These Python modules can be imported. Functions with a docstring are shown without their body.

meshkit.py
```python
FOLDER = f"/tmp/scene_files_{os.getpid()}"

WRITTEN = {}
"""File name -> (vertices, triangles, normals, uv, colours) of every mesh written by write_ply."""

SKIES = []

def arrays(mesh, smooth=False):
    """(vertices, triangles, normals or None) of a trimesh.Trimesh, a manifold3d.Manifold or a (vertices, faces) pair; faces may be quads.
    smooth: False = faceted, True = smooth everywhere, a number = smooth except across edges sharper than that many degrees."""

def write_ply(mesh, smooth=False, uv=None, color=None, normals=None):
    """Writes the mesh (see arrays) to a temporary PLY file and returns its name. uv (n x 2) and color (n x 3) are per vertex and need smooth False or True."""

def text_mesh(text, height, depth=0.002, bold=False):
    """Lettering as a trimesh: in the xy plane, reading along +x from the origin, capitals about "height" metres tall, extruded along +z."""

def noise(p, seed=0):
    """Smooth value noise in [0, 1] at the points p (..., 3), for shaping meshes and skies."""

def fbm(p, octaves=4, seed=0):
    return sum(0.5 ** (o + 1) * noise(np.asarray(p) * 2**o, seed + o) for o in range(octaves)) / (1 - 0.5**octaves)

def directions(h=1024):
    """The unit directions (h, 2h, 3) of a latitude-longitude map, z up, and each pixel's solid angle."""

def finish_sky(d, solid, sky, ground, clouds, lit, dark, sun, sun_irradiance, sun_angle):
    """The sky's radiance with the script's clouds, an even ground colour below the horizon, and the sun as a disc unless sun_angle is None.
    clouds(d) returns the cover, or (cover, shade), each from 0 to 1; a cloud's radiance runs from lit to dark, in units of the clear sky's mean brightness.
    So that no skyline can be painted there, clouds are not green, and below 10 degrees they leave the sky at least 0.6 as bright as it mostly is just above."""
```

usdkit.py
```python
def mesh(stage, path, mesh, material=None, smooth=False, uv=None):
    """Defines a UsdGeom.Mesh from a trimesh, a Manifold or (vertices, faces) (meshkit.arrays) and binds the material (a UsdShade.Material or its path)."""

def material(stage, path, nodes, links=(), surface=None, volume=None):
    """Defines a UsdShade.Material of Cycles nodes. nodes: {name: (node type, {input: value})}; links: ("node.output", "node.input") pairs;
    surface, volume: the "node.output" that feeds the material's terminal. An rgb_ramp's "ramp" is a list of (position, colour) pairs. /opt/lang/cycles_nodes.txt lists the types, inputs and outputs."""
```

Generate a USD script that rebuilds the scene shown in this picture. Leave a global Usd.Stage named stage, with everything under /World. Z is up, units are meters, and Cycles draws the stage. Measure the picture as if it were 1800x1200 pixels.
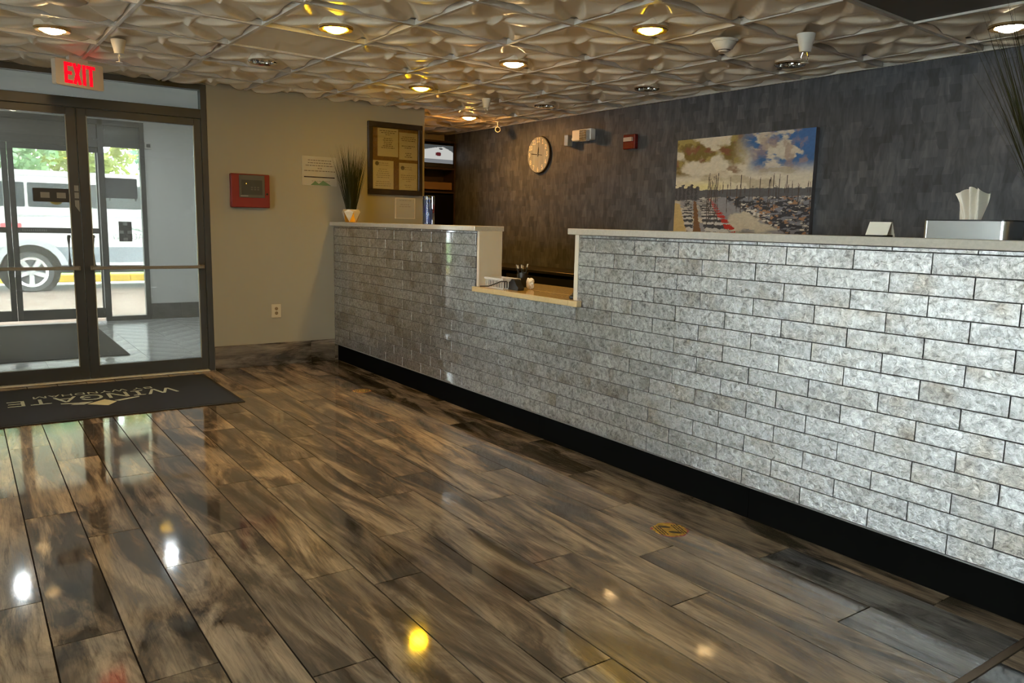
import math, random
import numpy as np, trimesh
import manifold3d as m3
from shapely.geometry import Polygon, Point, box as sbox
from shapely import affinity
import usdkit, meshkit
from pxr import Usd, UsdGeom, UsdLux, Gf, Sdf, Vt, UsdShade

random.seed(7); RNG = np.random.default_rng(7)
stage = Usd.Stage.CreateInMemory()
UsdGeom.SetStageUpAxis(stage, 'Z'); UsdGeom.SetStageMetersPerUnit(stage, 1.0)
UsdGeom.Xform.Define(stage, '/World'); UsdGeom.Scope.Define(stage, '/World/Looks')
V = np.array

# ------------------------------------------------------------------ camera, sky, sun, exposure
EXPOSURE = -0.12
cam = UsdGeom.Camera.Define(stage, '/World/Camera')
cam.CreateHorizontalApertureAttr(36.0); cam.CreateVerticalApertureAttr(24.0)
cam.CreateFocalLengthAttr(1377.05 / 1800 * 36.0); cam.CreateFStopAttr(0.0)
cam.CreateExposureAttr(EXPOSURE); cam.CreateClippingRangeAttr((0.05, 500.0))
CAM = V([7.1104, -2.9195, 1.3401]); yaw, pit, rol = 2.5269, -0.1483, 0.0230
fwd = V([math.cos(pit) * math.cos(yaw), math.cos(pit) * math.sin(yaw), math.sin(pit)])
rt = np.cross(fwd, [0, 0, 1]); rt /= np.linalg.norm(rt); up = np.cross(rt, fwd)
r2 = math.cos(rol) * rt + math.sin(rol) * up; u2 = -math.sin(rol) * rt + math.cos(rol) * up
cam.AddTransformOp().Set(Gf.Matrix4d(*r2, 0, *u2, 0, *(-fwd), 0, *CAM, 1))

dome = UsdLux.DomeLight.Define(stage, '/World/SkyLight')
dome.CreateIntensityAttr(9.5); dome.CreateColorAttr(Gf.Vec3f(0.90, 0.97, 1.0))
sun = UsdLux.DistantLight.Define(stage, '/World/SunLight')
sun.CreateIntensityAttr(28.0); sun.CreateAngleAttr(0.53); sun.CreateColorAttr(Gf.Vec3f(1.0, 0.95, 0.86))
sd = V([-0.42, 0.30, 0.86]); sd /= np.linalg.norm(sd)          # direction towards the sun
zx = np.cross([0, 0, 1], sd); zx /= np.linalg.norm(zx); zy = np.cross(sd, zx)
sun.AddTransformOp().Set(Gf.Matrix4d(*zx, 0, *zy, 0, *sd, 0, 0, 0, 30, 1))
WARM, YELLOW, COOL = (1.0, 0.64, 0.27), (1.0, 0.56, 0.006), (0.93, 0.97, 1.0)
LAMP_E = dict(warm=170.0, yellow=230.0, dim=60.0, soft=110.0, cool=800.0, amber=600.0)               # radiance of the lamp lenses

# ------------------------------------------------------------------ helpers
used = {}
def numbered(name, parent='/World'):
    k = used.get((parent, name), 0); used[(parent, name)] = k + 1
    return name if k == 0 else '%s_%03d' % (name, k)
def path_of(name, parent=None):
    par = '/World' if parent is None else str(parent.GetPath())
    return par + '/' + numbered(name, par)
def keys(o, label=None, cat=None, group=None, kind=None):
    p = o.GetPrim() if hasattr(o, 'GetPrim') else o
    for k, v in (('label', label), ('category', cat), ('group', group), ('kind', kind)):
        if v: p.SetCustomDataByKey(k, v)
    return p
def thing(name, label, cat, loc=(0, 0, 0), rz=0, group=None, kind=None, M=None):
    x = UsdGeom.Xform.Define(stage, path_of(name))
    if M is not None: x.AddTransformOp().Set(Gf.Matrix4d(*[float(a) for a in np.asarray(M).T.ravel()]))
    elif tuple(loc) != (0, 0, 0) or rz:
        x.AddTranslateOp().Set(Gf.Vec3d(*map(float, loc)))
        if rz: x.AddRotateZOp().Set(float(rz))
    return keys(x, label, cat, group, kind)
def struct(name):
    return keys(UsdGeom.Xform.Define(stage, path_of(name)), kind='structure')
def obj(name, mesh, mat, parent=None, smooth=False, label=None, cat=None, group=None, kind=None, color=None):
    if isinstance(mesh, MB): mesh = mesh.get()
    m = usdkit.mesh(stage, path_of(name, parent), mesh, mat, smooth=smooth)
    if color is not None:
        pv = UsdGeom.PrimvarsAPI(m).CreatePrimvar('paint', Sdf.ValueTypeNames.Color3fArray, 'vertex')
        pv.Set(Vt.Vec3fArray.FromNumpy(np.asarray(color, np.float32)))
    return keys(m, label, cat, group, kind)
def refcopy(proto, name, label, cat, loc, rz=0, group=None):
    x = UsdGeom.Xform.Define(stage, path_of(name))
    x.GetPrim().GetReferences().AddInternalReference(proto.GetPath())
    x.ClearXformOpOrder()
    x.AddTranslateOp(UsdGeom.XformOp.PrecisionDouble).Set(Gf.Vec3d(*map(float, loc)))
    if rz: x.AddRotateZOp().Set(float(rz))
    x.GetPrim().SetInstanceable(True)
    return keys(x, label, cat, group)

def BX(x0, x1, y0, y1, z0, z1, b=0.0):
    lo = V([min(x0, x1), min(y0, y1), min(z0, z1)]); hi = V([max(x0, x1), max(y0, y1), max(z0, z1)])
    if b <= 0:
        m = trimesh.creation.box(hi - lo); m.apply_translation((lo + hi) / 2); return m
    b = min(b, 0.45 * (hi - lo).min()); pts = []
    for s in np.ndindex(2, 2, 2):
        c = np.where(s, hi, lo); sg = np.where(s, -1.0, 1.0)
        for k in range(3):
            d = sg * b; d[k] = 0; pts.append(c + d)
    return hullm(pts)
def hullm(pts):
    mm = m3.Manifold.hull_points(np.asarray(pts, float)).to_mesh()
    return trimesh.Trimesh(mm.vert_properties[:, :3], mm.tri_verts, process=False)
def CYL(r, p0, p1, n=20, r2=None):
    p0, p1 = V(p0, float), V(p1, float); d = p1 - p0; L = np.linalg.norm(d); d = d / L
    a = np.cross(d, [0, 0, 1.0] if abs(d[2]) < .9 else [1.0, 0, 0]); a /= np.linalg.norm(a); c = np.cross(d, a)
    t = np.arange(n) * 2 * math.pi / n; ring = np.cos(t)[:, None] * a + np.sin(t)[:, None] * c
    v = np.vstack([p0 + r * ring, p1 + (r if r2 is None else r2) * ring, p0, p1])
    i = np.arange(n); j = (i + 1) % n
    f = np.vstack([np.c_[i, j, n + j], np.c_[i, n + j, n + i], np.c_[j, i, np.full(n, 2 * n)], np.c_[n + i, n + j, np.full(n, 2 * n + 1)]])
    m = trimesh.Trimesh(v, f, process=False)
    if m.volume < 0: m.invert()
    return m
def LATHE(profile, n=32):
    """profile: (r, z) pairs from bottom to top, outer surface; closed if it starts and ends at r=0."""
    pr = V(profile, float); t = np.arange(n) * 2 * math.pi / n
    v = np.stack([pr[:, 0][:, None] * np.cos(t), pr[:, 0][:, None] * np.sin(t), np.broadcast_to(pr[:, 1][:, None], (len(pr), n))], -1).reshape(-1, 3)
    k, i = np.meshgrid(np.arange(len(pr) - 1), np.arange(n), indexing='ij'); j = (i + 1) % n
    a, b, c, d = k * n + i, k * n + j, (k + 1) * n + j, (k + 1) * n + i
    f = np.vstack([np.stack([a, b, c], -1).reshape(-1, 3), np.stack([a, c, d], -1).reshape(-1, 3)])
    m = trimesh.Trimesh(v, f, process=False); m.update_faces(m.area_faces > 1e-12)
    return m
def PRISM(poly, h):
    if not isinstance(poly, Polygon) and not hasattr(poly, 'geoms'): poly = Polygon(poly)
    return trimesh.util.concatenate([trimesh.creation.extrude_polygon(g, h, engine='earcut') for g in getattr(poly, 'geoms', [poly])])
def PUT(m, o, ex, ey, ez):
    """local x, y, z to world axes ex, ey, ez at o"""
    T = np.eye(4); T[:3, 0], T[:3, 1], T[:3, 2], T[:3, 3] = ex, ey, ez, o
    m = m.copy(); m.apply_transform(T)
    return m
def MOVE(m, *d): m = m.copy(); m.apply_translation(d); return m
X_, Y_, Z_ = V([1., 0, 0]), V([0, 1., 0]), V([0, 0, 1.])
def TUBE(pts, r, n=8):
    p = V(pts, float); r = np.broadcast_to(r, (len(p),)); t = np.gradient(p, axis=0); t /= np.linalg.norm(t, axis=1)[:, None]
    ref = V([0, 0, 1.]) if abs(t[:, 2]).mean() < .8 else V([1., 0, 0])
    a = np.cross(t, ref); a /= np.linalg.norm(a, axis=1)[:, None]; c = np.cross(t, a); g = np.arange(n) * 2 * math.pi / n
    v = (p[:, None] + r[:, None, None] * (np.cos(g)[None, :, None] * a[:, None] + np.sin(g)[None, :, None] * c[:, None])).reshape(-1, 3)
    k, i = np.meshgrid(np.arange(len(p) - 1), np.arange(n), indexing='ij'); j = (i + 1) % n
    q = np.stack([k * n + i, k * n + j, (k + 1) * n + j, (k + 1) * n + i], -1).reshape(-1, 4)
    v = np.vstack([v, p[0], p[-1]]); i = np.arange(n); j = (i + 1) % n; e = (len(p) - 1) * n
    f = np.vstack([q[:, [0, 1, 2]], q[:, [0, 2, 3]], np.c_[j, i, np.full(n, len(v) - 2)], np.c_[e + i, e + j, np.full(n, len(v) - 1)]])
    m = trimesh.Trimesh(v, f, process=False)
    if m.volume < 0: m.invert()
    return m
class MB:
    def __init__(s, *ms): s.m = list(ms)
    def add(s, *ms): s.m += ms; return s
    def box(s, *a, **k): s.m.append(BX(*a, **k)); return s
    def get(s): return trimesh.util.concatenate(s.m)
def text(t, h, depth=0.0015, width=None, bold=False):
    m = meshkit.text_mesh(t, h, depth, bold)
    if width:
        w = m.bounds[1][0] - m.bounds[0][0]; m.apply_translation([-m.bounds[0][0], 0, 0]); m.apply_scale([width / w, 1, 1])
    return m

# ------------------------------------------------------------------ materials
def mat(name, nodes, links=(), surface='p.BSDF', **k):
    return usdkit.material(stage, '/World/Looks/' + name, nodes, links, surface=surface, **k)
def plain(name, c, rough=0.5, metal=0.0, spec=0.5, bump=0.0, bscale=60, var=0.0, vscale=8, coat=0.0, coatr=0.05):
    n = {'p': ('principled_bsdf', dict(base_color=c, roughness=rough, metallic=metal, specular_ior_level=spec, coat_weight=coat, coat_roughness=coatr))}
    l = []
    if bump or var: n['g'] = ('geometry', {})
    if bump:
        n['bn'] = ('noise_texture', dict(scale=bscale, detail=3)); n['b'] = ('bump', dict(strength=bump, distance=0.004))
        l += [('g.position', 'bn.vector'), ('bn.fac', 'b.height'), ('b.normal', 'p.normal')]
    if var:
        n['vn'] = ('noise_texture', dict(scale=vscale, detail=4)); lo = tuple(x * (1 - var) for x in c); hi = tuple(min(1, x * (1 + var)) for x in c)
        n['r'] = ('rgb_ramp', dict(ramp=[(0.3, lo), (0.7, hi)]))
        l += [('g.position', 'vn.vector'), ('vn.fac', 'r.fac'), ('r.color', 'p.base_color')]
    return mat(name, n, l)
def glow(name, c, e):
    return mat(name, {'p': ('emission', dict(color=c, strength=e))}, surface='p.emission')
def pane_mat(name, tint, ior=1.5, rough=0.0, refl=(1, 1, 1)):
    return mat(name, {'f': ('fresnel', dict(IOR=ior)), 't': ('transparent_bsdf', dict(color=tint)), 'g': ('glossy_bsdf', dict(color=refl, roughness=rough)), 'm': ('mix_closure', {})},
               [('f.fac', 'm.fac'), ('t.BSDF', 'm.closure1'), ('g.BSDF', 'm.closure2')], surface='m.closure')

def wood(name, off, light, dark, tone, rot=(0, 0, 0)):
    """glazed wood-look porcelain: tan and grey-brown clouds with charcoal streaks along the plank"""
    n = {'g': ('geometry', {}), 'oi': ('object_info', {}), 'orv': ('combine_xyz', {}), 'ad': ('vector_math', dict(math_type='add')),
         'rm': ('mapping', dict(rotation=rot)), 'mul': ('math', dict(math_type='multiply', value2=37.0)),
         'm1': ('mapping', dict(location=off, scale=(0.75, 3.0, 1))), 'n1': ('noise_texture', dict(scale=1.5, detail=5, roughness=0.55, distortion=1.1)),
         'm2': ('mapping', dict(location=off, scale=(2.4, 36, 1))), 'n2': ('noise_texture', dict(scale=1.6, detail=8, roughness=0.72, distortion=1.3)),
         'm3': ('mapping', dict(location=(off[1], off[0], 0), scale=(0.8, 4.0, 1))), 'n3': ('noise_texture', dict(scale=1.3, detail=6, roughness=0.62, distortion=1.2)),
         'r1': ('rgb_ramp', dict(ramp=[(0.30, dark), (0.46, tuple(0.5 * (a + b) for a, b in zip(light, dark))), (0.62, light), (0.8, tuple(min(1, a * 1.25) for a in light))])),
         'r2': ('rgb_ramp', dict(ramp=[(0.30, (0.42, 0.40, 0.38)), (0.47, (0.9, 0.9, 0.9)), (0.58, (1.05, 1.04, 1.02)), (0.72, (1.4, 1.34, 1.24))])),
         'r3': ('rgb_ramp', dict(ramp=[(0.41, (0.17, 0.175, 0.19)), (0.49, (0.62, 0.61, 0.60)), (0.56, (1, 1, 1))])),
         'x1': ('mix', dict(mix_type='multiply', fac=0.85)), 'x2': ('mix', dict(mix_type='multiply', fac=0.9)),
         'bn': ('noise_texture', dict(scale=3.2, detail=1.0)), 'b': ('bump', dict(strength=0.10, distance=0.006)),
         'p': ('principled_bsdf', dict(roughness=0.06, ior=1.95))}
    l = [('oi.random', 'mul.value1'), ('mul.value', 'orv.x'), ('mul.value', 'orv.y'), ('g.position', 'rm.vector'), ('rm.vector', 'ad.vector1'), ('orv.vector', 'ad.vector2'),
         ('ad.vector', 'm1.vector'), ('ad.vector', 'm2.vector'), ('ad.vector', 'm3.vector'),
         ('m1.vector', 'n1.vector'), ('m2.vector', 'n2.vector'), ('m3.vector', 'n3.vector'), ('n1.fac', 'r1.fac'), ('n2.fac', 'r2.fac'), ('n3.fac', 'r3.fac'),
         ('r1.color', 'x1.color1'), ('r2.color', 'x1.color2'), ('x1.color', 'x2.color1'), ('r3.color', 'x2.color2'), ('x2.color', 'p.base_color'),
         ('g.position', 'bn.vector'), ('bn.fac', 'b.height'), ('b.normal', 'p.normal')]
    return mat(name, n, l)
WOODS = []
for i in range(8):
    t = [(1, 1, 1), (0.86, 0.86, 0.88), (1.1, 1.04, 0.96), (0.95, 0.92, 0.90)][i % 4]
    li = tuple(a * b for a, b in zip((0.420, 0.325, 0.225), t)); da = tuple(a * b for a, b in zip((0.115, 0.098, 0.082), t))
    WOODS.append(wood('WoodTile%d' % i, (i * 7.3, i * 3.7, 0), li, da, t))
WOOD_BLUE = wood('WoodTileBlueGrey', (91, 17, 0), (0.27, 0.26, 0.24), (0.075, 0.085, 0.11), 1)
WOOD_BASE = wood('WoodTileBase', (13, 5, 0), (0.36, 0.30, 0.23), (0.11, 0.095, 0.08), 1, rot=(0, 1.5708, 1.5708))
WOOD_DARK = wood('WoodTileDark', (53, 71, 0), (0.075, 0.075, 0.075), (0.03, 0.03, 0.032), 1)

def foil(name, off, tan):
    """silver foil under glass: crumpled metallic relief"""
    n = {'g': ('geometry', {}), 'm': ('mapping', dict(location=off)),
         'n1': ('noise_texture', dict(scale=44, detail=7, roughness=0.74, distortion=0.7)), 'n2': ('noise_texture', dict(scale=5.5, detail=2)),
         'r1': ('rgb_ramp', dict(ramp=[(0.34, (0.22, 0.22, 0.225)), (0.47, (0.52, 0.525, 0.53)), (0.56, (0.70, 0.705, 0.71)), (0.66, (0.90, 0.90, 0.90))])),
         'r2': ('rgb_ramp', dict(ramp=[(0.44, (1, 1, 1)), (0.68, tan)])), 'x': ('mix', dict(mix_type='multiply', fac=0.85)),
         'oi': ('object_info', {}), 'mr': ('map_range', dict(to_min=0.86, to_max=1.06)), 'x2': ('mix', dict(mix_type='multiply', fac=1.0)),
         'b': ('bump', dict(strength=0.6, distance=0.006)),
         'p': ('principled_bsdf', dict(metallic=0.86, roughness=0.26, coat_weight=1.0, coat_roughness=0.05, coat_ior=1.6))}
    l = [('g.position', 'm.vector'), ('m.vector', 'n1.vector'), ('m.vector', 'n2.vector'), ('n1.fac', 'r1.fac'), ('n2.fac', 'r2.fac'),
         ('r1.color', 'x.color1'), ('r2.color', 'x.color2'), ('oi.random', 'mr.value'), ('x.color', 'x2.color1'), ('mr.result', 'x2.color2'),
         ('x2.color', 'p.base_color'), ('n1.fac', 'b.height'), ('b.normal', 'p.normal')]
    return mat(name, n, l)
FOILS = [foil('FoilTile%d' % i, (i * 1.7, i * 2.3, i * 0.9), [(0.70, 0.62, 0.52), (0.92, 0.91, 0.89), (0.62, 0.54, 0.44), (0.82, 0.78, 0.72)][i]) for i in range(4)]

def wallpaper():
    n = {'g': ('geometry', {}), 's': ('separate_xyz', {}), 'c': ('combine_xyz', {}), 'dn': ('noise_texture', dict(scale=5, detail=2)), 'dm': ('math', dict(math_type='multiply_add', value2=0.16)),
         'br': ('brick_texture', dict(offset=0.43, scale=1, brick_width=0.11, row_height=0.072, mortar_size=0.0008, mortar_smooth=0.4, color1=(0.050, 0.058, 0.072), color2=(0.088, 0.100, 0.120), mortar=(0.064, 0.073, 0.088))),
         'm2': ('mapping', dict(scale=(26, 1, 7))), 'n2': ('noise_texture', dict(scale=1.0, detail=4, distortion=0.8)), 'r2': ('rgb_ramp', dict(ramp=[(0.3, (0.62, 0.62, 0.64)), (0.7, (1.28, 1.27, 1.25))])),
         'x': ('mix', dict(mix_type='multiply', fac=0.9)), 'b': ('bump', dict(strength=0.25, distance=0.003)),
         'p': ('principled_bsdf', dict(roughness=0.55, specular_ior_level=0.35))}
    l = [('g.position', 's.vector'), ('g.position', 'dn.vector'), ('dn.fac', 'dm.value1'), ('s.x', 'dm.value3'), ('s.z', 'c.x'), ('dm.value', 'c.y'), ('c.vector', 'br.vector'),
         ('g.position', 'm2.vector'), ('m2.vector', 'n2.vector'), ('n2.fac', 'r2.fac'), ('br.color', 'x.color1'), ('r2.color', 'x.color2'), ('x.color', 'p.base_color'), ('n2.fac', 'b.height'), ('b.normal', 'p.normal')]
    return mat('Wallpaper', n, l)
WALLPAPER = wallpaper()
PAINT = plain('BeigePaint', (0.37, 0.34, 0.265), 0.6, bump=0.12, bscale=160)
PLASTER = plain('CeilingPlastic', (0.88, 0.79, 0.64), 0.36)
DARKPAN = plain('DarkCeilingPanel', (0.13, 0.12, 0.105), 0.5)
GRIDM = plain('CeilingGrid', (0.66, 0.63, 0.58), 0.4)
GREYP = plain('VestibulePaint', (0.68, 0.68, 0.66), 0.6)
WHITEP = plain('WhiteCeilingPaint', (0.80, 0.80, 0.79), 0.7)
GROUT = plain('DarkGrout', (0.045, 0.042, 0.04), 0.8)
GROUTF = plain('FloorGrout', (0.022, 0.018, 0.015), 0.9, spec=0.1)
QUARTZ = plain('QuartzTop', (0.50, 0.455, 0.385), 0.16, var=0.06, vscale=90)
TRIMC = plain('CreamTrim', (0.66, 0.58, 0.45), 0.35)
BLACKB = plain('BlackLaminate', (0.0045, 0.0045, 0.0042), 0.7, spec=0.0)
FRAMEM = plain('BronzeAluminium', (0.052, 0.055, 0.057), 0.38, metal=0.0, spec=0.6)
ALU = plain('BrushedAluminium', (0.72, 0.70, 0.66), 0.28, metal=1.0)
BARM = plain('SatinBar', (0.55, 0.47, 0.38), 0.32, metal=1.0)
STEEL = plain('StainlessSteel', (0.60, 0.60, 0.60), 0.26, metal=1.0)
CHROME = plain('Chrome', (0.75, 0.74, 0.72), 0.06, metal=1.0)
GOLD = plain('GoldGlaze', (0.80, 0.50, 0.12), 0.22, metal=0.9)
CERAM = plain('WhiteCeramic', (0.62, 0.58, 0.50), 0.25)
PAPER2 = plain('NoticeAcrylic', (0.46, 0.43, 0.36), 0.35)
WPLASTIC = plain('WhitePlastic', (0.66, 0.64, 0.60), 0.4)
IVORY = plain('IvoryPlastic', (0.62, 0.55, 0.40), 0.4)
CREAMP = plain('CreamPlastic', (0.60, 0.56, 0.48), 0.4)
BLACKP = plain('BlackPlastic', (0.014, 0.014, 0.014), 0.35)
DARKW = plain('DarkWood', (0.030, 0.019, 0.012), 0.4, var=0.35, vscale=14)
DARKW2 = plain('CabinetWood', (0.060, 0.034, 0.017), 0.45, var=0.3, vscale=12)
CORK = plain('Cork', (0.22, 0.13, 0.06), 0.8, var=0.15, vscale=60)
PAPER = plain('Paper', (0.62, 0.58, 0.52), 0.8)
INK = plain('Ink', (0.16, 0.13, 0.11), 0.8)
INKS = plain('SoftInk', (0.33, 0.29, 0.25), 0.8)
RED = plain('AlarmRed', (0.21, 0.016, 0.014), 0.42)
RED2 = plain('StrobeRed', (0.13, 0.004, 0.004), 0.3)
GREYPAD = plain('KeypadGrey', (0.10, 0.10, 0.085), 0.5)
PADDARK = plain('KeypadDark', (0.05, 0.052, 0.045), 0.45)
TISSUE = plain('TissuePaper', (0.80, 0.73, 0.62), 0.9)
MATM = plain('MatPile', (0.042, 0.048, 0.064), 0.95, spec=0.15, bump=0.8, bscale=420, var=0.3, vscale=240)
MATG = plain('MatLogoGreen', (0.52, 0.58, 0.52), 0.95, spec=0.1)
MATY = plain('MatLogoYellow', (0.62, 0.60, 0.40), 0.95, spec=0.1)
RUBBER = plain('Rubber', (0.012, 0.012, 0.012), 0.7)
VMATM = plain('VestibuleMat', (0.060, 0.058, 0.055), 0.95, spec=0.1, bump=0.5, bscale=300, var=0.25, vscale=60)
LGREY = [plain('HerringboneTile%d' % i, c, 0.16, var=0.12, vscale=9) for i, c in enumerate([(0.50, 0.51, 0.51), (0.44, 0.455, 0.46), (0.56, 0.57, 0.565)])]
VBASE = plain('VestibuleBase', (0.105, 0.10, 0.095), 0.3, var=0.3, vscale=8)
PANE = mat('DoorGlass', {'f': ('fresnel', dict(IOR=1.5)), 't': ('transparent_bsdf', dict(color=(0.92, 0.95, 0.94))), 'd': ('diffuse_bsdf', dict(color=(0.8, 0.82, 0.82))), 'tr': ('translucent_bsdf', dict(color=(0.8, 0.82, 0.82))),
            'dd': ('mix_closure', dict(fac=0.5)), 'h': ('mix_closure', dict(fac=0.075)), 'g': ('glossy_bsdf', dict(color=(1, 1, 1), roughness=0.0)), 'm': ('mix_closure', {})},
           [('d.BSDF', 'dd.closure1'), ('tr.BSDF', 'dd.closure2'), ('t.BSDF', 'h.closure1'), ('dd.closure', 'h.closure2'), ('f.fac', 'm.fac'), ('h.closure', 'm.closure1'), ('g.BSDF', 'm.closure2')], surface='m.closure')   # white haze mixed into the glass stands in for veiling reflections
GLASSI = pane_mat('SmokedTransom', (0.80, 0.83, 0.83))
VANW = plain('VanWhite', (0.56, 0.56, 0.57), 0.25, coat=0.5)
VANG = plain('VanSillGrey', (0.16, 0.18, 0.21), 0.4)
VANT = plain('VanTrim', (0.35, 0.36, 0.38), 0.4)
VGLASS = plain('VanGlass', (0.03, 0.04, 0.05), 0.03, spec=0.9)
TYRE = plain('Tyre', (0.035, 0.036, 0.038), 0.8)
RIM = plain('AlloyRim', (0.75, 0.75, 0.76), 0.3, metal=0.7)
TAIL = plain('TailRed', (0.65, 0.08, 0.10), 0.3)
LOGOG = plain('VanLetterGreen', (0.16, 0.20, 0.18), 0.6)
LOGOS = plain('VanLetterGrey', (0.45, 0.45, 0.45), 0.6)
YELLOWP = plain('CurbYellow', (0.80, 0.50, 0.02), 0.7, var=0.15, vscale=5)
CONC = plain('Concrete', (0.42, 0.41, 0.39), 0.85, var=0.08, vscale=3)
ASPH = plain('Asphalt', (0.30, 0.30, 0.30), 0.9, var=0.1, vscale=4)
EIFS = plain('CanopyStucco', (0.66, 0.59, 0.46), 0.85)
CANU = plain('CanopySoffit', (0.16, 0.17, 0.17), 0.8)
BARK = plain('Bark', (0.34, 0.29, 0.25), 0.9, bump=0.5, bscale=25, var=0.25, vscale=12)
GRASS = plain('LawnGreen', (0.16, 0.26, 0.07), 0.95, var=0.3, vscale=6)
HEADP = plain('HeadPanelGrey', (.115, .115, .115), .35)
POSTERB = plain('PosterBack', (0.17, 0.175, 0.19), 0.7)
DECALB = plain('DecalBack', (0.05, 0.055, 0.06), 0.6)
DECALP = plain('DecalPale', (0.30, 0.31, 0.30), 0.6)
YSTICK = plain('YellowSticker', (0.60, 0.50, 0.08), 0.6)
TITLE = plain('CardWhite', (0.80, 0.75, 0.64), 0.6)
pav = mat('BrickPavers', {'g': ('geometry', {}), 'm': ('mapping', dict(rotation=(0, 0, 1.5708))), 'br': ('brick_texture', dict(scale=1, brick_width=0.22, row_height=0.11, mortar_size=0.006, mortar_smooth=0.3, color1=(0.34, 0.25, 0.215), color2=(0.43, 0.34, 0.30), mortar=(0.28, 0.24, 0.22))),
      'p': ('principled_bsdf', dict(roughness=0.8))}, [('g.position', 'm.vector'), ('m.vector', 'br.vector'), ('br.color', 'p.base_color')])
def leafmat(name, c, t):
    return mat(name, {'oi': ('geometry', {}), 'r': ('rgb_ramp', dict(ramp=[(0, tuple(a * 0.55 for a in c)), (1, c)])), 'd': ('principled_bsdf', dict(roughness=0.5)), 't': ('translucent_bsdf', dict(color=t)), 'm': ('mix_closure', dict(fac=0.45))},
               [('oi.random_per_island', 'r.fac'), ('r.color', 'd.base_color'), ('d.BSDF', 'm.closure1'), ('t.BSDF', 'm.closure2')], surface='m.closure')
LEAF = leafmat('TreeLeaf', (0.20, 0.33, 0.17), (0.26, 0.38, 0.18))
LEAF2 = leafmat('TreeLeafBluish', (0.15, 0.30, 0.21), (0.20, 0.36, 0.24))
LEAF3 = leafmat('TreeLeafYellow', (0.36, 0.38, 0.13), (0.46, 0.46, 0.13))
BLADE = leafmat('GrassBlade', (0.055, 0.062, 0.022), (0.05, 0.06, 0.015))
LENSW = glow('LampWarm', WARM, LAMP_E['warm']); LENSY = glow('LampYellow', YELLOW, LAMP_E['yellow']); LENSD = glow('LampDim', (1.0, 0.76, 0.48), LAMP_E['dim']); LENSS = glow('LampSoftYellow', (1.0, 0.58, 0.012), LAMP_E['soft']); LENSA = glow('LampAmber', (1.0, 0.44, 0.08), LAMP_E['amber']); LENSC = glow('LampCool', COOL, LAMP_E['cool'])
EXITR = glow('ExitLetters', (1.0, 0.004, 0.014), 1.6)
SCREEN = mat('ScreenPicture', {'a': ('attribute', dict(attribute='paint')), 'e': ('emission', dict(strength=0.75))}, [('a.color', 'e.color')], surface='e.emission')
CANVAS = mat('PaintedCanvas', {'a': ('attribute', dict(attribute='paint')), 'p': ('principled_bsdf', dict(roughness=0.38, specular_ior_level=0.3))}, [('a.color', 'p.base_color')])
BLUEGL = mat('BlueAcrylic', {'p': ('principled_bsdf', dict(base_color=(0.62, 0.74, 1.0), roughness=0.02, transmission_weight=1.0, ior=1.47))})
BLUEIN = plain('BlueBottle', (0.16, 0.24, 0.62), 0.12, coat=0.6)

# ------------------------------------------------------------------ measured sizes
CZ, DB = 2.433, 2.197                       # ceiling height, back wall
RX, FY = 9.0, -7.2                          # right end and front side of the lobby
TP, TL, ZB, X0 = 0.079, 0.3119, 0.1664, 4.6996   # counter tile row pitch, length, bottom edge, joint

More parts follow.
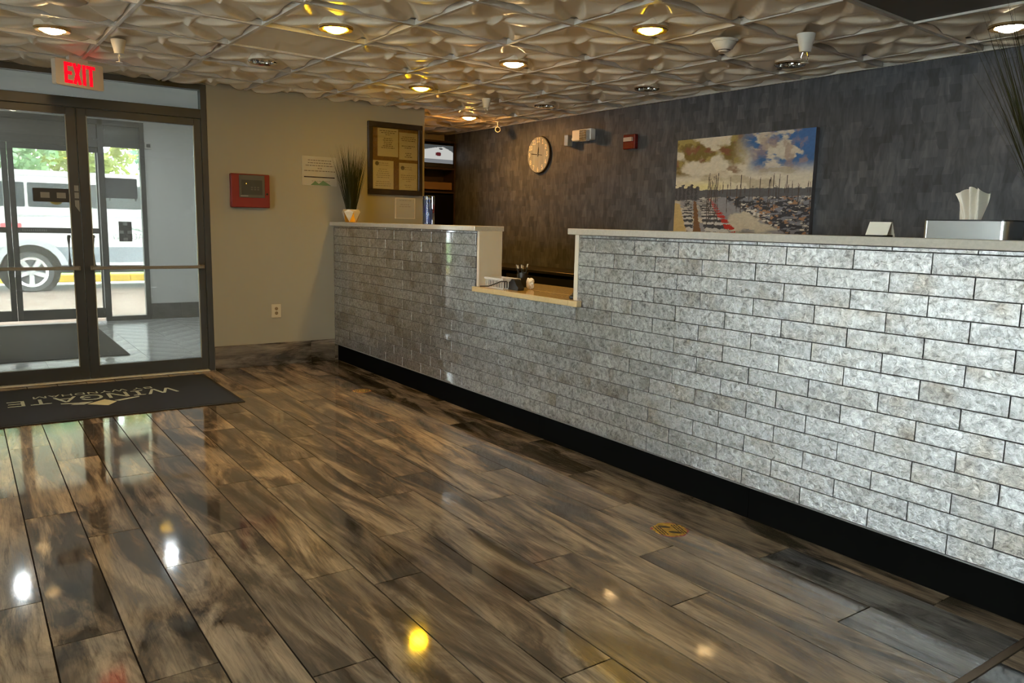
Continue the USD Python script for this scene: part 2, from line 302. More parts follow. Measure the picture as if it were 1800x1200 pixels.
# ------------------------------------------------------------------ floor
floor = struct('floor')
obj('bedding', MB().box(-1.7, RX, FY, DB, -0.10, -0.004), GROUTF, floor)
JOINT = {0: 3.3, 1: 3.946, 2: 3.18, 3: 3.665, 4: 4.04, 5: 3.49, 6: 3.733, 7: 4.18, 8: 3.32, 9: 3.15, 10: 3.774, 11: 4.02, 12: 3.543, 13: 3.178, 14: 4.076, 15: 3.42}
PW, PL, GAP = 0.2054, 1.255, 0.0027
XS0, XS1 = 6.100, 6.126                     # metal strip across the floor
far = MB()
for k in range(0, 35):
    y1 = -0.092 - PW * (k - 1); y0 = y1 - PW
    if k == 0: y1 = 0.05
    if y0 < FY: break
    j0 = JOINT.get(k, 3.0 + (k * 0.419) % PL)
    cuts = [j0 + n * PL for n in range(-6, 6)]
    xs = sorted([c for c in cuts if 0.0 < c < RX and not (XS0 - .1 < c < XS1 + .1)] + [0.0, XS0, XS1, RX])
    for a, b in zip(xs[:-1], xs[1:]):
        if abs(a - XS0) < 1e-6: continue
        pl = BX(a + GAP, b - GAP, y0 + GAP, y1 - GAP, -0.008, 0.0)
        if y1 < -3.4 or a > 7.6: far.add(pl); continue
        w = WOODS[(k * 5 + int(a * 3)) % 8]
        if k in (1, 2) and 5.0 < a < XS0: w = WOOD_BLUE
        if a >= XS1 - .01: w = WOOD_DARK if k >= 2 else WOODS[1]
        obj('plank', pl, w, floor)
obj('plank', far, WOODS[3], floor, kind='stuff')
obj('metal_strip', MB().box(XS0, XS1, FY, -0.0, -0.006, 0.003, b=0.001), plain('StripBronze', (0.20, 0.15, 0.11), 0.4, metal=0.6), floor)

# ------------------------------------------------------------------ walls
wl = struct('wall_left')
T = 0.14
obj('plaster', MB().box(-T, 0, -1.122, 0.971, 0, CZ + .2), PAINT, wl)
obj('header', MB().box(-T, 0, -3.12, -1.122, 2.445, CZ + .2), PAINT, wl)
obj('pier', MB().box(-T, 0, -3.75, -3.12, 0, CZ + .2), PAINT, wl)
obj('sill', MB().box(-T, 0, -6.6, -3.75, 0, 0.35), PAINT, wl)
obj('lintel', MB().box(-T, 0, -6.6, -3.75, 2.3, CZ + .2), PAINT, wl)
obj('corner_pier', MB().box(-T, 0, FY, -6.6, 0, CZ + .2), PAINT, wl)
wb = struct('wall_back')
obj('papered_face', MB().box(-1.72, RX, DB, DB + .12, 0, CZ + .2), WALLPAPER, wb)
wr = struct('wall_right'); obj('plaster', MB().box(RX, RX + .12, FY, DB + .12, 0, CZ + .2), PAINT, wr)
wf = struct('wall_front')
obj('plaster', MB().box(-T, 4.0, FY - .12, FY, 0, CZ + .2).box(8.4, RX + .12, FY - .12, FY, 0, CZ + .2)  .box(4.0, 8.4, FY - .12, FY, 0, 0.7).box(4.0, 8.4, FY - .12, FY, 2.3, CZ + .2), PAINT, wf)
wo = struct('wall_office')                     # closes the recess behind the left wall
obj('plaster', MB().box(-1.84, -1.72, 0.85, DB + .12, 0, CZ + .2).box(-1.72, -T, 0.85, 0.971, 0, CZ + .2), PAINT, wo)
def window(n, fn, a0, a1, z0, z1, nm):
    w = struct('window_%d' % n)
    obj('pane', fn(a0, a1, -.004, .004, z0, z1), PANE, w)
    fr = MB(fn(a0, a0 + .06, -.04, .04, z0, z1), fn(a1 - .06, a1, -.04, .04, z0, z1), fn(a0, a1, -.04, .04, z0, z0 + .06), fn(a0, a1, -.04, .04, z1 - .06, z1))
    for i in range(1, nm): c = a0 + (a1 - a0) * i / nm; fr.add(fn(c - .03, c + .03, -.04, .04, z0, z1))
    obj('window_frame', fr, FRAMEM, w)
window(1, lambda a, b, d0, d1, z0, z1: BX(-.07 + d0, -.07 + d1, a, b, z0, z1), -6.6, -3.75, .35, 2.3, 3)
window(2, lambda a, b, d0, d1, z0, z1: BX(a, b, FY - .06 + d0, FY - .06 + d1, z0, z1), 4.0, 8.4, .7, 2.3, 4)
bl = struct('baseboard_left')
for a, b in ((-1.122, -0.24), (-0.24, -0.001)):
    obj('base_tile', BX(0.0005, 0.011, a + .001, b - .001, 0.0005, 0.209, b=.002), WOOD_BASE, bl)
obj('base_tile', BX(0.0005, 0.0025, -.0005, .032, .0005, .160), WOOD_BASE, bl)

# ------------------------------------------------------------------ ceiling
ceiling = struct('ceiling')
obj('slab', MB().box(-1.84, RX + .12, FY - .12, DB + .12, CZ + .10, CZ + .30), WHITEP, ceiling)
def node(i, j): return V([4.2106 + .6288 * i - .0440 * j, -.0441 + .0143 * i + .6591 * j])
N = 64
uu, vv = np.meshgrid(np.linspace(-1, 1, N + 1), np.linspace(-1, 1, N + 1), indexing='ij')
def relief(u, v):
    """moulded petals: folded leaves along one diagonal, blunt scoops along the other, soft peaks at the middle of each edge (metres, down positive)"""
    p, q = (u + v) / 2, (v - u) / 2
    P, Q = np.abs(p), np.abs(q)
    WL = 0.24 * np.sin(np.pi * np.clip(P, 0, 1)) ** 0.8 + 1e-4                 # leaf half width
    tq = np.clip(1 - Q, 0, 1)                                                # 0 at the tile corner, 1 at the tile centre
    WS = 0.20 * 1.45 * np.clip(tq, 0, 1) ** 0.75 * np.clip(1 - tq, 0, 1) ** 0.32 + 1e-4
    dl, ds = Q - WL, P - WS
    leaf, scoop = (dl <= 0) & (P >= Q), (ds <= 0) & (Q > P)
    ast = ~(leaf | scoop)
    e = np.sqrt(np.clip(dl, 0, 1) * np.clip(ds, 0, 1))
    spike = np.exp(-((P - .5) ** 2 + (Q - .5) ** 2) / .075 ** 2)
    h = np.where(ast, 0.026 * np.clip(dl / 0.34, 0, 1) ** 0.9 * np.clip(ds / .05 + .55, 0, 1) + 0.014 * spike, 0.0)
    s = np.clip(q / WL, -1, 1)
    hl = 0.033 * np.sin(np.pi * np.clip(P, 0, 1)) ** 0.8 * np.where(s < -.5, (1 + s) / .5, np.sqrt(np.clip(1 - ((s + .5) / 1.5) ** 2, 0, 1)))
    h = np.where(leaf, hl, h)
    s2 = np.clip(p / WS, -1, 1)
    hs = -0.046 * np.sqrt(np.clip(1 - s2 ** 2, 0, 1)) * np.clip(tq * 1.5, 0, 1) ** 0.8 * np.clip((1 - tq) / .05, 0, 1)
    h = np.where(scoop, hs, h)
    rim = np.clip((1 - np.maximum(np.abs(u), np.abs(v))) / 0.03, 0, 1)
    blade = 0.034 * np.exp(-((v + .10 * u) / 0.045) ** 2) * np.clip(1 - np.abs(u + .02) / 0.30, 0, 1) ** .6
    fold = 0.012 * np.exp(-(v / 0.035) ** 2) * np.clip(u / .2, 0, 1) * np.clip((1 - u) / .3, 0, 1)
    return np.maximum(h, blade) * rim + fold * rim
from scipy.ndimage import gaussian_filter
H = 1.35 * gaussian_filter(relief(uu, vv), 0.75, mode='nearest')
a_ = node(1, 0) - node(0, 0); b_ = node(0, 1) - node(0, 0)
SH = 0.972
TX = (uu * .5 * SH)[..., None] * a_ + (vv * .5 * SH)[..., None] * b_
ZBASE = 0.036
tv = np.concatenate([TX, (ZBASE - H)[..., None]], -1).reshape(-1, 3)
ii, jj = np.meshgrid(np.arange(N), np.arange(N), indexing='ij'); A = ii * (N + 1) + jj
quad = np.stack([A, A + 1, A + N + 2, A + N + 1], -1).reshape(-1, 4)      # faces look down
ALT = ((ii + jj) % 2).reshape(-1)
tf = np.vstack([np.where(ALT[:, None] == 0, quad[:, [0, 1, 2]], quad[:, [0, 1, 3]]), np.where(ALT[:, None] == 0, quad[:, [0, 2, 3]], quad[:, [1, 2, 3]])])
TILE = trimesh.Trimesh(tv, tf, process=False)
FLAT = trimesh.util.concatenate([hullm([[*(sx * .5 * SH * a_ + sy * .5 * SH * b_), z] for sx in (-1, 1) for sy in (-1, 1) for z in (.010, .020)])])
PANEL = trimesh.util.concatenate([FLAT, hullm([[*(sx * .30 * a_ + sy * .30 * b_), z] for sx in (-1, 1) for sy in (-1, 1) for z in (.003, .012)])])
DL = [  # x, y, kind, label
    (1.509, -2.375, 'warm', 'lit recessed ceiling downlight glowing warm white, nearest the red exit sign'),
    (2.662, -1.067, 'yellow', 'brightest yellow recessed downlight, beside the flat blank ceiling tile'),
    (1.406, -1.086, 'off', 'unlit gold recessed downlight in the ceiling above the beige wall, right of the glass doors'),
    (2.535, 0.271, 'warm', 'lit warm recessed downlight in the ceiling above the drop in the counter'),
    (1.226, 0.265, 'yellow', 'lit yellow recessed downlight above the left part of the counter'),
    (-0.020, 1.505, 'amber', 'lit recessed downlight farthest back, over the dark shelving recess'),
    (3.802, 0.307, 'soft', 'lit yellow recessed downlight left of the round smoke detector'),
    (3.740, 1.655, 'off', 'unlit chrome recessed downlight near the dark wall, right of the smoke detector'),
    (2.446, 1.622, 'off', 'unlit chrome recessed downlight near the dark wall, left of the painting'),
    (1.150, 1.599, 'off', 'unlit chrome recessed downlight above the wall clock'),
    (5.060, 1.687, 'dim', 'lit warm recessed downlight at the right edge beside the flat dark ceiling panel'),
    (2.790, -2.360, 'warm', 'lit recessed downlight in the lobby ceiling above the shiny floor'),
]
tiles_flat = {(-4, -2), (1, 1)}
for i in range(-10, 6):
    for j in range(-6, 4):
        c = (node(i, j) + node(i + 1, j + 1)) / 2
        if c[0] > 7.7 or c[0] < -1.9 or c[1] > DB + .35 or (c[0] < -.35 and c[1] < .9): continue
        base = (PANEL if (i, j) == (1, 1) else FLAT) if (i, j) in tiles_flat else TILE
        m = MOVE(base, c[0], c[1], CZ)
        for dl in DL:                                       # opening for a downlight
            if abs(dl[0] - c[0]) < .45 and abs(dl[1] - c[1]) < .45 and base is TILE:
                far_ = np.hypot(m.vertices[:, 0] - dl[0], m.vertices[:, 1] - dl[1]) < .086
                m.update_faces(~far_[m.faces].all(1))
        lo, hi = m.bounds
        if hi[1] > DB - .002: m = m.slice_plane([0, DB - .002, 0], [0, -1, 0])
        if lo[0] < 0.002 and c[1] < .65: m = m.slice_plane([.002, 0, 0], [1, 0, 0])
        if lo[0] < -1.71: m = m.slice_plane([-1.71, 0, 0], [1, 0, 0])
        if len(m.faces) < 3: continue
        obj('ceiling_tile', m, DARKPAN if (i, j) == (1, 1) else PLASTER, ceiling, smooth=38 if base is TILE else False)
def bar(p0, p1, w, z0, z1):
    d = (p1 - p0) / np.linalg.norm(p1 - p0); n = V([-d[1], d[0]]) * w / 2
    return hullm([[*(q + s * n), z] for q in (p0, p1) for s in (-1, 1) for z in (z0, z1)])
def clip_bar(p0, p1):
    pts = [p0 + (p1 - p0) * t for t in np.linspace(0, 1, 600)]
    ok = [q for q in pts if q[1] < DB - .01 and q[0] < 7.9 and q[1] > -3.9 and (q[0] > .005 or (q[1] > 1.0 and q[0] > -1.7))]
    return (ok[0], ok[-1]) if len(ok) > 5 else None
for i in range(-10, 7):
    e = clip_bar(node(i, -6), node(i, 4.6))
    if e: obj('grid_bar', bar(e[0], e[1], .026, CZ - .002, CZ + .03), GRIDM, ceiling)
for j in range(-6, 5):
    e = clip_bar(node(-10, j), node(7, j))
    if e: obj('grid_bar', bar(e[0], e[1], .022, CZ - .001, CZ + .03), GRIDM, ceiling)
obj('flat_panel', MB().box(0.01, RX, FY, -4.05, CZ, CZ + .02).box(7.75, RX, -4.05, DB, CZ, CZ + .02), WHITEP, ceiling)
# small shadow mould round the walls
tb = struct('trim_1'); obj('ceiling_angle', MB().box(-1.7, RX, DB - .020, DB - .0015, CZ - .005, CZ - .002).box(-1.7, RX, DB - .003, DB - .001, CZ - .005, CZ + .09), GRIDM, tb)

for x, y, kind, label in DL:
    t = thing('downlight', label, 'ceiling light', (x, y, CZ))
    obj('trim_ring', LATHE([(.072, -.012), (.094, -.016), (.100, -.010), (.100, 0.0), (.092, .004), (.072, .004), (.072, -.012)], 36), CHROME if kind == 'off' else plain('RingGold%d' % len(used), (0.62, 0.45, 0.22), .2, metal=.9), t, smooth=40)
    obj('reflector', LATHE([(.073, -.011), (.070, .010), (.055, .050), (.035, .068), (0.0, .070), (0.0, .074), (.038, .073), (.060, .054), (.077, .012), (.073, -.011)], 36), CHROME if kind == 'off' else GOLD, t, smooth=40)
    obj('can', LATHE([(.096, -.004), (.098, -.004), (.098, .055), (.096, .055), (.096, -.004)], 32), PLASTER, t)
    if kind == 'off':
        obj('bulb', MOVE(LATHE([(0, .0), (.022, .004), (.030, .018), (.024, .036), (.012, .05), (0, .05)], 20), 0, 0, .018), WPLASTIC, t, smooth=60)
    else:
        obj('lens', LATHE([(0, -.034), (.025, -.032), (.050, -.023), (.066, -.009), (.070, .002), (0, .002)], 32), {'yellow': LENSY, 'warm': LENSW, 'amber': LENSA, 'dim': LENSD, 'soft': LENSS}[kind], t, smooth=30)

# ------------------------------------------------------------------ reception counter
ct = thing('reception_counter', 'long reception counter faced in silver foil brick tiles over a black base', 'counter')
TD = 0.17
NX0, NX1 = 2.535, 3.62                      # the drop in the counter
obj('carcass', MB().box(0.002, NX0, .005, TD, ZB - .004, 1.288).box(NX0, NX1, .005, TD, ZB - .004, .876).box(NX1, 8.4, .005, TD, ZB - .004, 1.288).box(0.002, 8.4, .061, TD, .001, ZB - .004), GROUT, ct)
count = 0; rest = MB()
for row in range(-1, 14):
    ztop = ZB + (14 - row) * TP; zlo = ztop - TP
    if row == -1: zlo, ztop = ZB + 14 * TP, 1.289
    off = 0.0 if row % 2 == 0 else 0.5
    xs = sorted([x for x in (X0 + (k + off) * TL for k in range(-18, 14)) if 0.05 < x < 8.35] + [0.003, 8.4])
    for a, b in zip(xs[:-1], xs[1:]):
        segs = [(a, b)]
        if ztop > .885:                      # cut by the drop
            segs = [s for s in ((a, min(b, NX0 - .012)), (max(a, NX1 - .0), b)) if s[1] - s[0] > .02]
        for s0, s1 in segs:
            zt = ztop
            if zlo < .876 < ztop and s0 >= NX0 - .02 and s1 <= NX1 + .02: zt = .876
            pr = RNG.uniform(0, .0012)
            tl = BX(s0 + .0021, s1 - .0021, -pr, .006, zlo + .0021, zt - .0021, b=.0005)
            ta, tb2 = RNG.normal(0, .0022, 2); vv0 = tl.vertices; vv0[:, 1] += np.where(vv0[:, 1] < .004, (vv0[:, 0] - (s0 + s1) / 2) * ta + (vv0[:, 2] - (zlo + zt) / 2) * tb2, 0)
            if s0 > 6.05: rest.add(tl); continue
            obj('tile', tl, FOILS[int(RNG.integers(0, 4))], ct); count += 1
# low row pieces under the drop
for row in (4,):
    pass
obj('tile', rest, FOILS[1], ct, kind='stuff')
for a, b in ((0.003, 1.62), (1.62, 3.25), (3.25, 4.88), (4.88, 6.5), (6.5, 8.4)):
    obj('base_panel', BX(a + .0006, b - .0006, .033, .06, .0005, ZB - .002, b=.001), BLACKB, ct)
obj('edge_strip', MB().box(0.003, 8.4, -.001, .034, ZB - .006, ZB + .0005), plain('StripGrey', (.25, .25, .25), .4, metal=.6), ct)
obj('side_panel', BX(NX0, NX0 + .026, -.002, TD + .02, .912, 1.290, b=.001), TRIMC, ct)
obj('side_panel', BX(NX1 - .034, NX1, -.002, TD + .02, .912, 1.290, b=.001), TRIMC, ct)
wt = thing('worktop', 'cream stone top of the counter left of the drop', 'countertop'); obj('slab', BX(.001, 2.560, -.04, .205, 1.290, 1.325, b=.003), QUARTZ, wt)
wt2 = thing('worktop', 'long cream stone top of the counter right of the drop', 'countertop'); obj('slab', BX(3.560, 8.4, -.04, .205, 1.290, 1.325, b=.003), QUARTZ, wt2)
wt3 = thing('worktop', 'lower cream work surface inside the drop of the counter', 'countertop')
obj('slab', MB(BX(NX0 + .026, NX1 - .034, -.04, TD + .02, .878, .912, b=.003), BX(NX0, NX0 + .026, -.04, -.0025, .878, .912, b=.002), BX(NX1 - .034, NX1 + .045, -.04, -.0025, .878, .912, b=.002), BX(0.5, 7.6, TD + .021, .56, .878, .912, b=.003)), plain('LowTop', (0.60, 0.45, 0.24), 0.10, var=.05, vscale=60), wt3)
dk = thing('back_desk', 'black back desk along the dark wall behind the counter', 'desk')
obj('desk_top', BX(-.95, 7.2, 1.70, DB - .003, .872, .902, b=.003), BLACKP, dk)
obj('desk_front', BX(-.95, 7.2, 1.74, 1.77, .001, .872), BLACKB, dk)
for xk in (0.4, 1.8, 3.2, 4.6): obj('drawer_front', BX(xk, xk + 1.3, 1.722, 1.74, .55, .84, b=.003), BLACKP, dk)
hd = thing('under_desk', 'black inner side of the reception counter below the work surface', 'desk')
obj('panel', BX(.5, 7.6, TD + .03, TD + .05, .001, .876), BLACKB, hd)
for xk in (.6, 2.4, 4.2, 7.4): obj('support', BX(xk, xk + .04, TD + .05, .52, .001, .876), BLACKB, hd)

# ------------------------------------------------------------------ entrance doors in the left wall
d1 = struct('door_1')
fx0, fx1 = -.062, -.004
obj('jamb', BX(fx0 - .02, .003, -1.172, -1.123, .001, 2.444, b=.002), FRAMEM, d1)
obj('jamb', BX(fx0 - .02, .003, -3.119, -3.07, .001, 2.444, b=.002), FRAMEM, d1)
obj('transom_bar', BX(fx0 - .03, .004, -3.07, -1.172, 2.163, 2.240, b=.003), FRAMEM, d1)
obj('top_frame', BX(fx0 - .02, .003, -3.07, -1.172, 2.398, 2.444, b=.002), FRAMEM, d1)
obj('transom_pane', BX(-.034, -.028, -3.07, -1.172, 2.240, 2.398), GLASSI, d1)
obj('threshold', BX(-.09, .045, -3.07, -1.172, .001, .013, b=.006), plain('ThresholdGlint', (.86, .86, .84), .3, metal=.3), d1)  # metal whitened so its colour carries the daylight glint under the doors
for side, ya, yb in ((1, -2.104, -1.174), (-1, -3.068, -2.108)):
    meet, hinge = (ya, yb) if side > 0 else (yb, ya)
    lf = UsdGeom.Xform.Define(stage, path_of('door_leaf', d1)).GetPrim()
    s = side
    obj('stile', BX(fx0, fx1, *sorted((meet, meet + s * .067)), .016, 2.160, b=.002), FRAMEM, lf)
    obj('stile', BX(fx0, fx1, *sorted((hinge, hinge - s * .055)), .016, 2.160, b=.002), FRAMEM, lf)
    g0, g1 = sorted((meet + s * .067, hinge - s * .055))
    obj('rail', BX(fx0, fx1, g0, g1, .016, .119, b=.002), FRAMEM, lf)
    obj('rail', BX(fx0, fx1, g0, g1, 2.104, 2.160, b=.002), FRAMEM, lf)
    obj('pane', BX(-.036, -.030, g0 + .001, g1 - .001, .119, 2.104), PANE, lf)
    obj('glazing_bead', MB().box(-.024, -.004, g0, g0 + .007, .119, 2.104).box(-.024, -.004, g1 - .007, g1, .119, 2.104), plain('Bead%d' % (s + 1), (.35, .36, .34), .4), lf)
    obj('push_bar', MB(BX(.030, .052, g0 - .02, g1 + .03, .905, .930, b=.004), BX(-.004, .034, g0 - .03, g0 + .0, .900, .935, b=.003), BX(-.004, .034, g1 - .0, g1 + .04, .900, .935, b=.003)), BARM, lf)
    yh = meet + s * .085
    obj('pull_handle', MB(TUBE([[fx0, yh, 1.165], [-.10, yh, 1.165], [-.115, yh, 1.15], [-.115, yh, .945], [-.10, yh, .93], [fx0, yh, .93]], .012, 10)), FRAMEM, lf)
dv = thing('door_sticker', 'black rounded notice with two pale windows stuck on the left door glass', 'sticker')
obj('backing', PUT(PRISM(affinity.translate(sbox(0, 0, .235, .088).buffer(.008), 0, 0), .003), [-.0295, -2.418, 1.440], Y_, Z_, X_), DECALB, dv)
for yy in (-2.375, -2.265): obj('window', BX(-.0265, -.0260, yy, yy + .062, 1.462, 1.505), DECALP, dv)
dv2 = thing('door_sticker', 'round yellow sticker partly hidden under the black notice on the door glass', 'sticker')
obj('disc', PUT(PRISM(Point(0, 0).buffer(.052), .002), [-.0400, -2.270, 1.462], Y_, Z_, X_), YSTICK, dv2)
dv3 = thing('door_decal', 'faint grey slanted decal on the meeting stile of the entrance doors', 'decal')
for k, zz in enumerate((1.405, 1.465, 1.52)):
    pts = [(-2.145, zz), (-2.115, zz - (.0 if k else .045)), (-2.115, zz + .045), (-2.145, zz + .045)]
    obj('patch', PUT(PRISM(pts, .0012), [-.0035, 0, 0], Y_, Z_, X_), DECALP, dv3)

# ------------------------------------------------------------------ vestibule
VX, VY0, VY1, VZ = -4.0, -3.6, .55, 2.62
vf = struct('floor_vestibule')
obj('bedding', MB().box(VX - .1, -T * 0 - .0, VY0, VY1, -.10, -.004), plain('PaleGrout', (.30, .30, .29), .8), vf)
CW, TW = .42, .105
k = 0
clipb = [((VX + .002, 0, 0), (1, 0, 0)), ((-.002, 0, 0), (-1, 0, 0)), ((0, VY0 + .002, 0), (0, 1, 0)), ((0, VY1 - .002, 0), (0, -1, 0))]
for c in range(10):
    yc0 = VY0 + c * CW; sgn = 1 if c % 2 else -1
    for r in range(-5, 42):
        xa = VX + r * TW
        pts = [(xa + .0015, yc0 + .0015), (xa + TW - .0015, yc0 + .0015), (xa + TW + sgn * CW - .0015, yc0 + CW - .0015), (xa + sgn * CW + .0015, yc0 + CW - .0015)]
        poly = Polygon(pts).intersection(sbox(VX + .002, VY0 + .002, -.145, VY1 - .002))
        if poly.is_empty or poly.area < .004 or poly.geom_type != 'Polygon': continue
        if yc0 < -2.9: continue
        pz = PRISM(poly, .006); pz.apply_translation([0, 0, -.006])
        obj('floor_tile', pz, LGREY[k % 3], vf); k += 1
obj('floor_tile', MB().box(VX + .002, -.145, VY0 + .002, -2.93, -.006, -.0005), LGREY[1], vf, kind='stuff')
vc = struct('ceiling_vestibule'); obj('plaster', MB().box(VX - .12, -T, VY0 - .1, VY1 + .1, VZ, VZ + .12), WHITEP, vc)
vw = struct('wall_vestibule')
obj('end_wall', MB().box(VX - .12, VX, -.895, VY1 + .1, 0, VZ), GREYP, vw)
obj('side_wall', MB().box(VX, -T, VY1, VY1 + .1, 0, VZ), GREYP, vw)
obj('side_wall', MB().box(VX, -T, VY0 - .1, VY0, 0, VZ), GREYP, vw)
obj('inner_face', MB().box(-T - .012, -T, -1.10, VY1, 0, VZ).box(-T - .012, -T, VY0, -3.14, 0, VZ).box(-T - .012, -T, -3.14, -1.10, 2.46, VZ), GREYP, vw)
obj('head_wall', MB().box(VX - .12, VX, VY0, -.895, 2.508, VZ), WHITEP, vw)
bv = struct('baseboard_vestibule')
for a in np.arange(-.893, VY1 - .02, .36): obj('base_tile', BX(VX + .0005, VX + .012, a + .001, min(a + .359, VY1 - .01), .0005, .205, b=.002), VBASE, bv)
d2 = struct('door_2')
ox0, ox1 = VX - .07, VX + .03
obj('jamb', BX(ox0, ox1, -.955, -.898, .001, 2.505, b=.002), FRAMEM, d2)
obj('post', BX(ox0, ox1, -1.432, -1.366, .001, 2.505, b=.002), FRAMEM, d2)
obj('post', BX(ox0, ox1, -3.40, -3.34, .001, 2.505, b=.002), FRAMEM, d2)
obj('head', BX(ox0, ox1, -3.40, -.955, 2.440, 2.505, b=.002), FRAMEM, d2)
obj('side_sill', BX(ox0, ox1, -1.366, -.955, .001, .058, b=.002), FRAMEM, d2)
obj('door_head', BX(ox0, ox1, -3.34, -1.432, 2.165, 2.27, b=.002), FRAMEM, d2)
obj('side_pane', BX(VX - .022, VX - .016, -1.366, -.955, .058, 2.440), PANE, d2)
obj('over_panel', BX(VX - .024, VX - .012, -3.34, -1.432, 2.27, 2.440), HEADP, d2)
obj('over_panel', BX(VX - .030, VX - .023, -1.366, -.955, 2.180, 2.440), HEADP, d2)
for side, ya, yb in ((1, -2.384, -1.434), (-1, -3.338, -2.388)):
    meet, hinge = (ya, yb) if side > 0 else (yb, ya); s = side
    lf = UsdGeom.Xform.Define(stage, path_of('door_leaf', d2)).GetPrim()
    xx = (VX - .055, VX + .0)
    obj('stile', BX(*xx, *sorted((meet, meet + s * .060)), .045, 2.163, b=.002), FRAMEM, lf)
    obj('stile', BX(*xx, *sorted((hinge, hinge - s * .026)), .045, 2.163, b=.002), FRAMEM, lf)
    g0, g1 = sorted((meet + s * .060, hinge - s * .026))
    obj('rail', BX(*xx, g0, g1, .045, .170, b=.002), FRAMEM, lf)
    obj('rail', BX(*xx, g0, g1, 2.100, 2.163, b=.002), FRAMEM, lf)
    obj('pane', BX(VX - .022, VX - .016, g0, g1, .170, 2.100), PANE, lf)
    obj('cross_bar', BX(VX + .0, VX + .03, g0 - .02, g1 + .0, 1.107, 1.172, b=.003), FRAMEM, lf)
    obj('door_stripe', MB(*[BX(VX + .0305, VX + .031, a, a + .012, 1.130, 1.150) for a in np.arange(g0 + .04, g0 + .30, .022)]), DECALP, lf)
ln = thing('post_trim', 'thin pale weather strip standing beside the vestibule post', 'trim'); obj('strip', BX(VX + .002, VX + .016, -1.446, -1.434, .172, 2.10), plain('PaleStrip', (.75, .76, .75), .4), ln)
ps = thing('poster', 'grey back of a poster taped on the narrow glass beside the outer door', 'poster'); obj('sheet', BX(VX - .0155, VX - .013, -1.362, -.998, 1.552, 1.803), POSTERB, ps)
for a in (-1.33, -1.03): obj('tape', BX(VX - .0155, VX - .014, a, a + .02, 1.52, 1.5515), DECALP, ps)
qs = thing('window_sticker', 'dark square sticker back with four pale patches below the grey poster', 'sticker'); obj('sheet', BX(VX - .0155, VX - .013, -1.234, -1.082, 1.01, 1.263), DECALB, qs)
for a, b in ((-1.185, 1.215), (-1.23, 1.11), (-1.135, 1.11), (-1.185, 1.02)): obj('patch', BX(VX - .013, VX - .0125, a, a + .05, b, b + .038), DECALP, qs)
th = thing('wall_sensor', 'small square white sensor with a grey window on the pale vestibule wall', 'sensor'); obj('body', BX(VX, VX + .025, -.893, -.806, 2.183, 2.270, b=.006), WPLASTIC, th); obj('window', BX(VX + .025, VX + .027, -.873, -.826, 2.205, 2.248), GREYPAD, th)
vm = thing('doormat', 'large plain grey mat on the pale vestibule floor', 'doormat'); obj('pile', BX(-3.86, -1.16, -3.5, -1.62, .0005, .010, b=.004), VMATM, vm)
for k, (x, y) in enumerate(((-2.35, -1.10), (-.92, -1.10), (-2.35, -2.6), (-.92, -2.6))):
    t = thing('vestibule_light', ['lit white recessed light in the middle of the vestibule ceiling, right side', 'lit white recessed light in the vestibule ceiling nearest the entrance doors, right side', 'lit white recessed light in the middle of the vestibule ceiling, left side', 'lit white recessed light in the vestibule ceiling nearest the entrance doors, left side'][k], 'ceiling light', (x, y, VZ))
    obj('trim_ring', LATHE([(.050, -.006), (.08, -.008), (.08, 0), (.050, 0), (.050, -.006)], 32), WPLASTIC, t); obj('lens', LATHE([(0, -.006), (.050, -.004), (.050, -.0005), (0, -.0005)], 32), LENSC, t)

# ------------------------------------------------------------------ entrance mat with lettering
em = thing('entrance_mat', 'black entrance mat with pale green hotel lettering, before the glass doors', 'doormat')
obj('rubber_edge', BX(.17, 1.372, -3.12, -1.262, .0005, .006, b=.004), RUBBER, em)
obj('pile', BX(.195, 1.345, -3.10, -1.285, .002, .0095, b=.003), MATM, em)
def mtext(t, y0, y1, xb, h, bold): return PUT(text(t, h, .001, width=abs(y1 - y0), bold=bold), [xb, y0, .0094], -Y_, X_, Z_)
obj('lettering', mtext('WINGATE', -1.60, -2.715, .630, .175, False), MATG, em)
obj('lettering', mtext('BY WYNDHAM', -1.75, -2.55, .520, .072, False), MATG, em)
mk = lambda pts: PRISM([(a, b) for a, b in pts], .001)
obj('emblem', MB(*[MOVE(mk(p), 0, 0, .0094) for p in (
    [(.835, -1.89), (.862, -1.89), (.930, -2.035), (.900, -2.065)], [(.835, -2.40), (.862, -2.40), (.900, -2.30), (.873, -2.27)], [(.875, -2.20), (.945, -2.265), (.915, -2.345), (.862, -2.28)])]), MATG, em)
obj('emblem', MOVE(mk([(.835, -2.12), (.945, -2.055), (1.050, -2.125), (.945, -2.245)]), 0, 0, .0094), MATY, em)

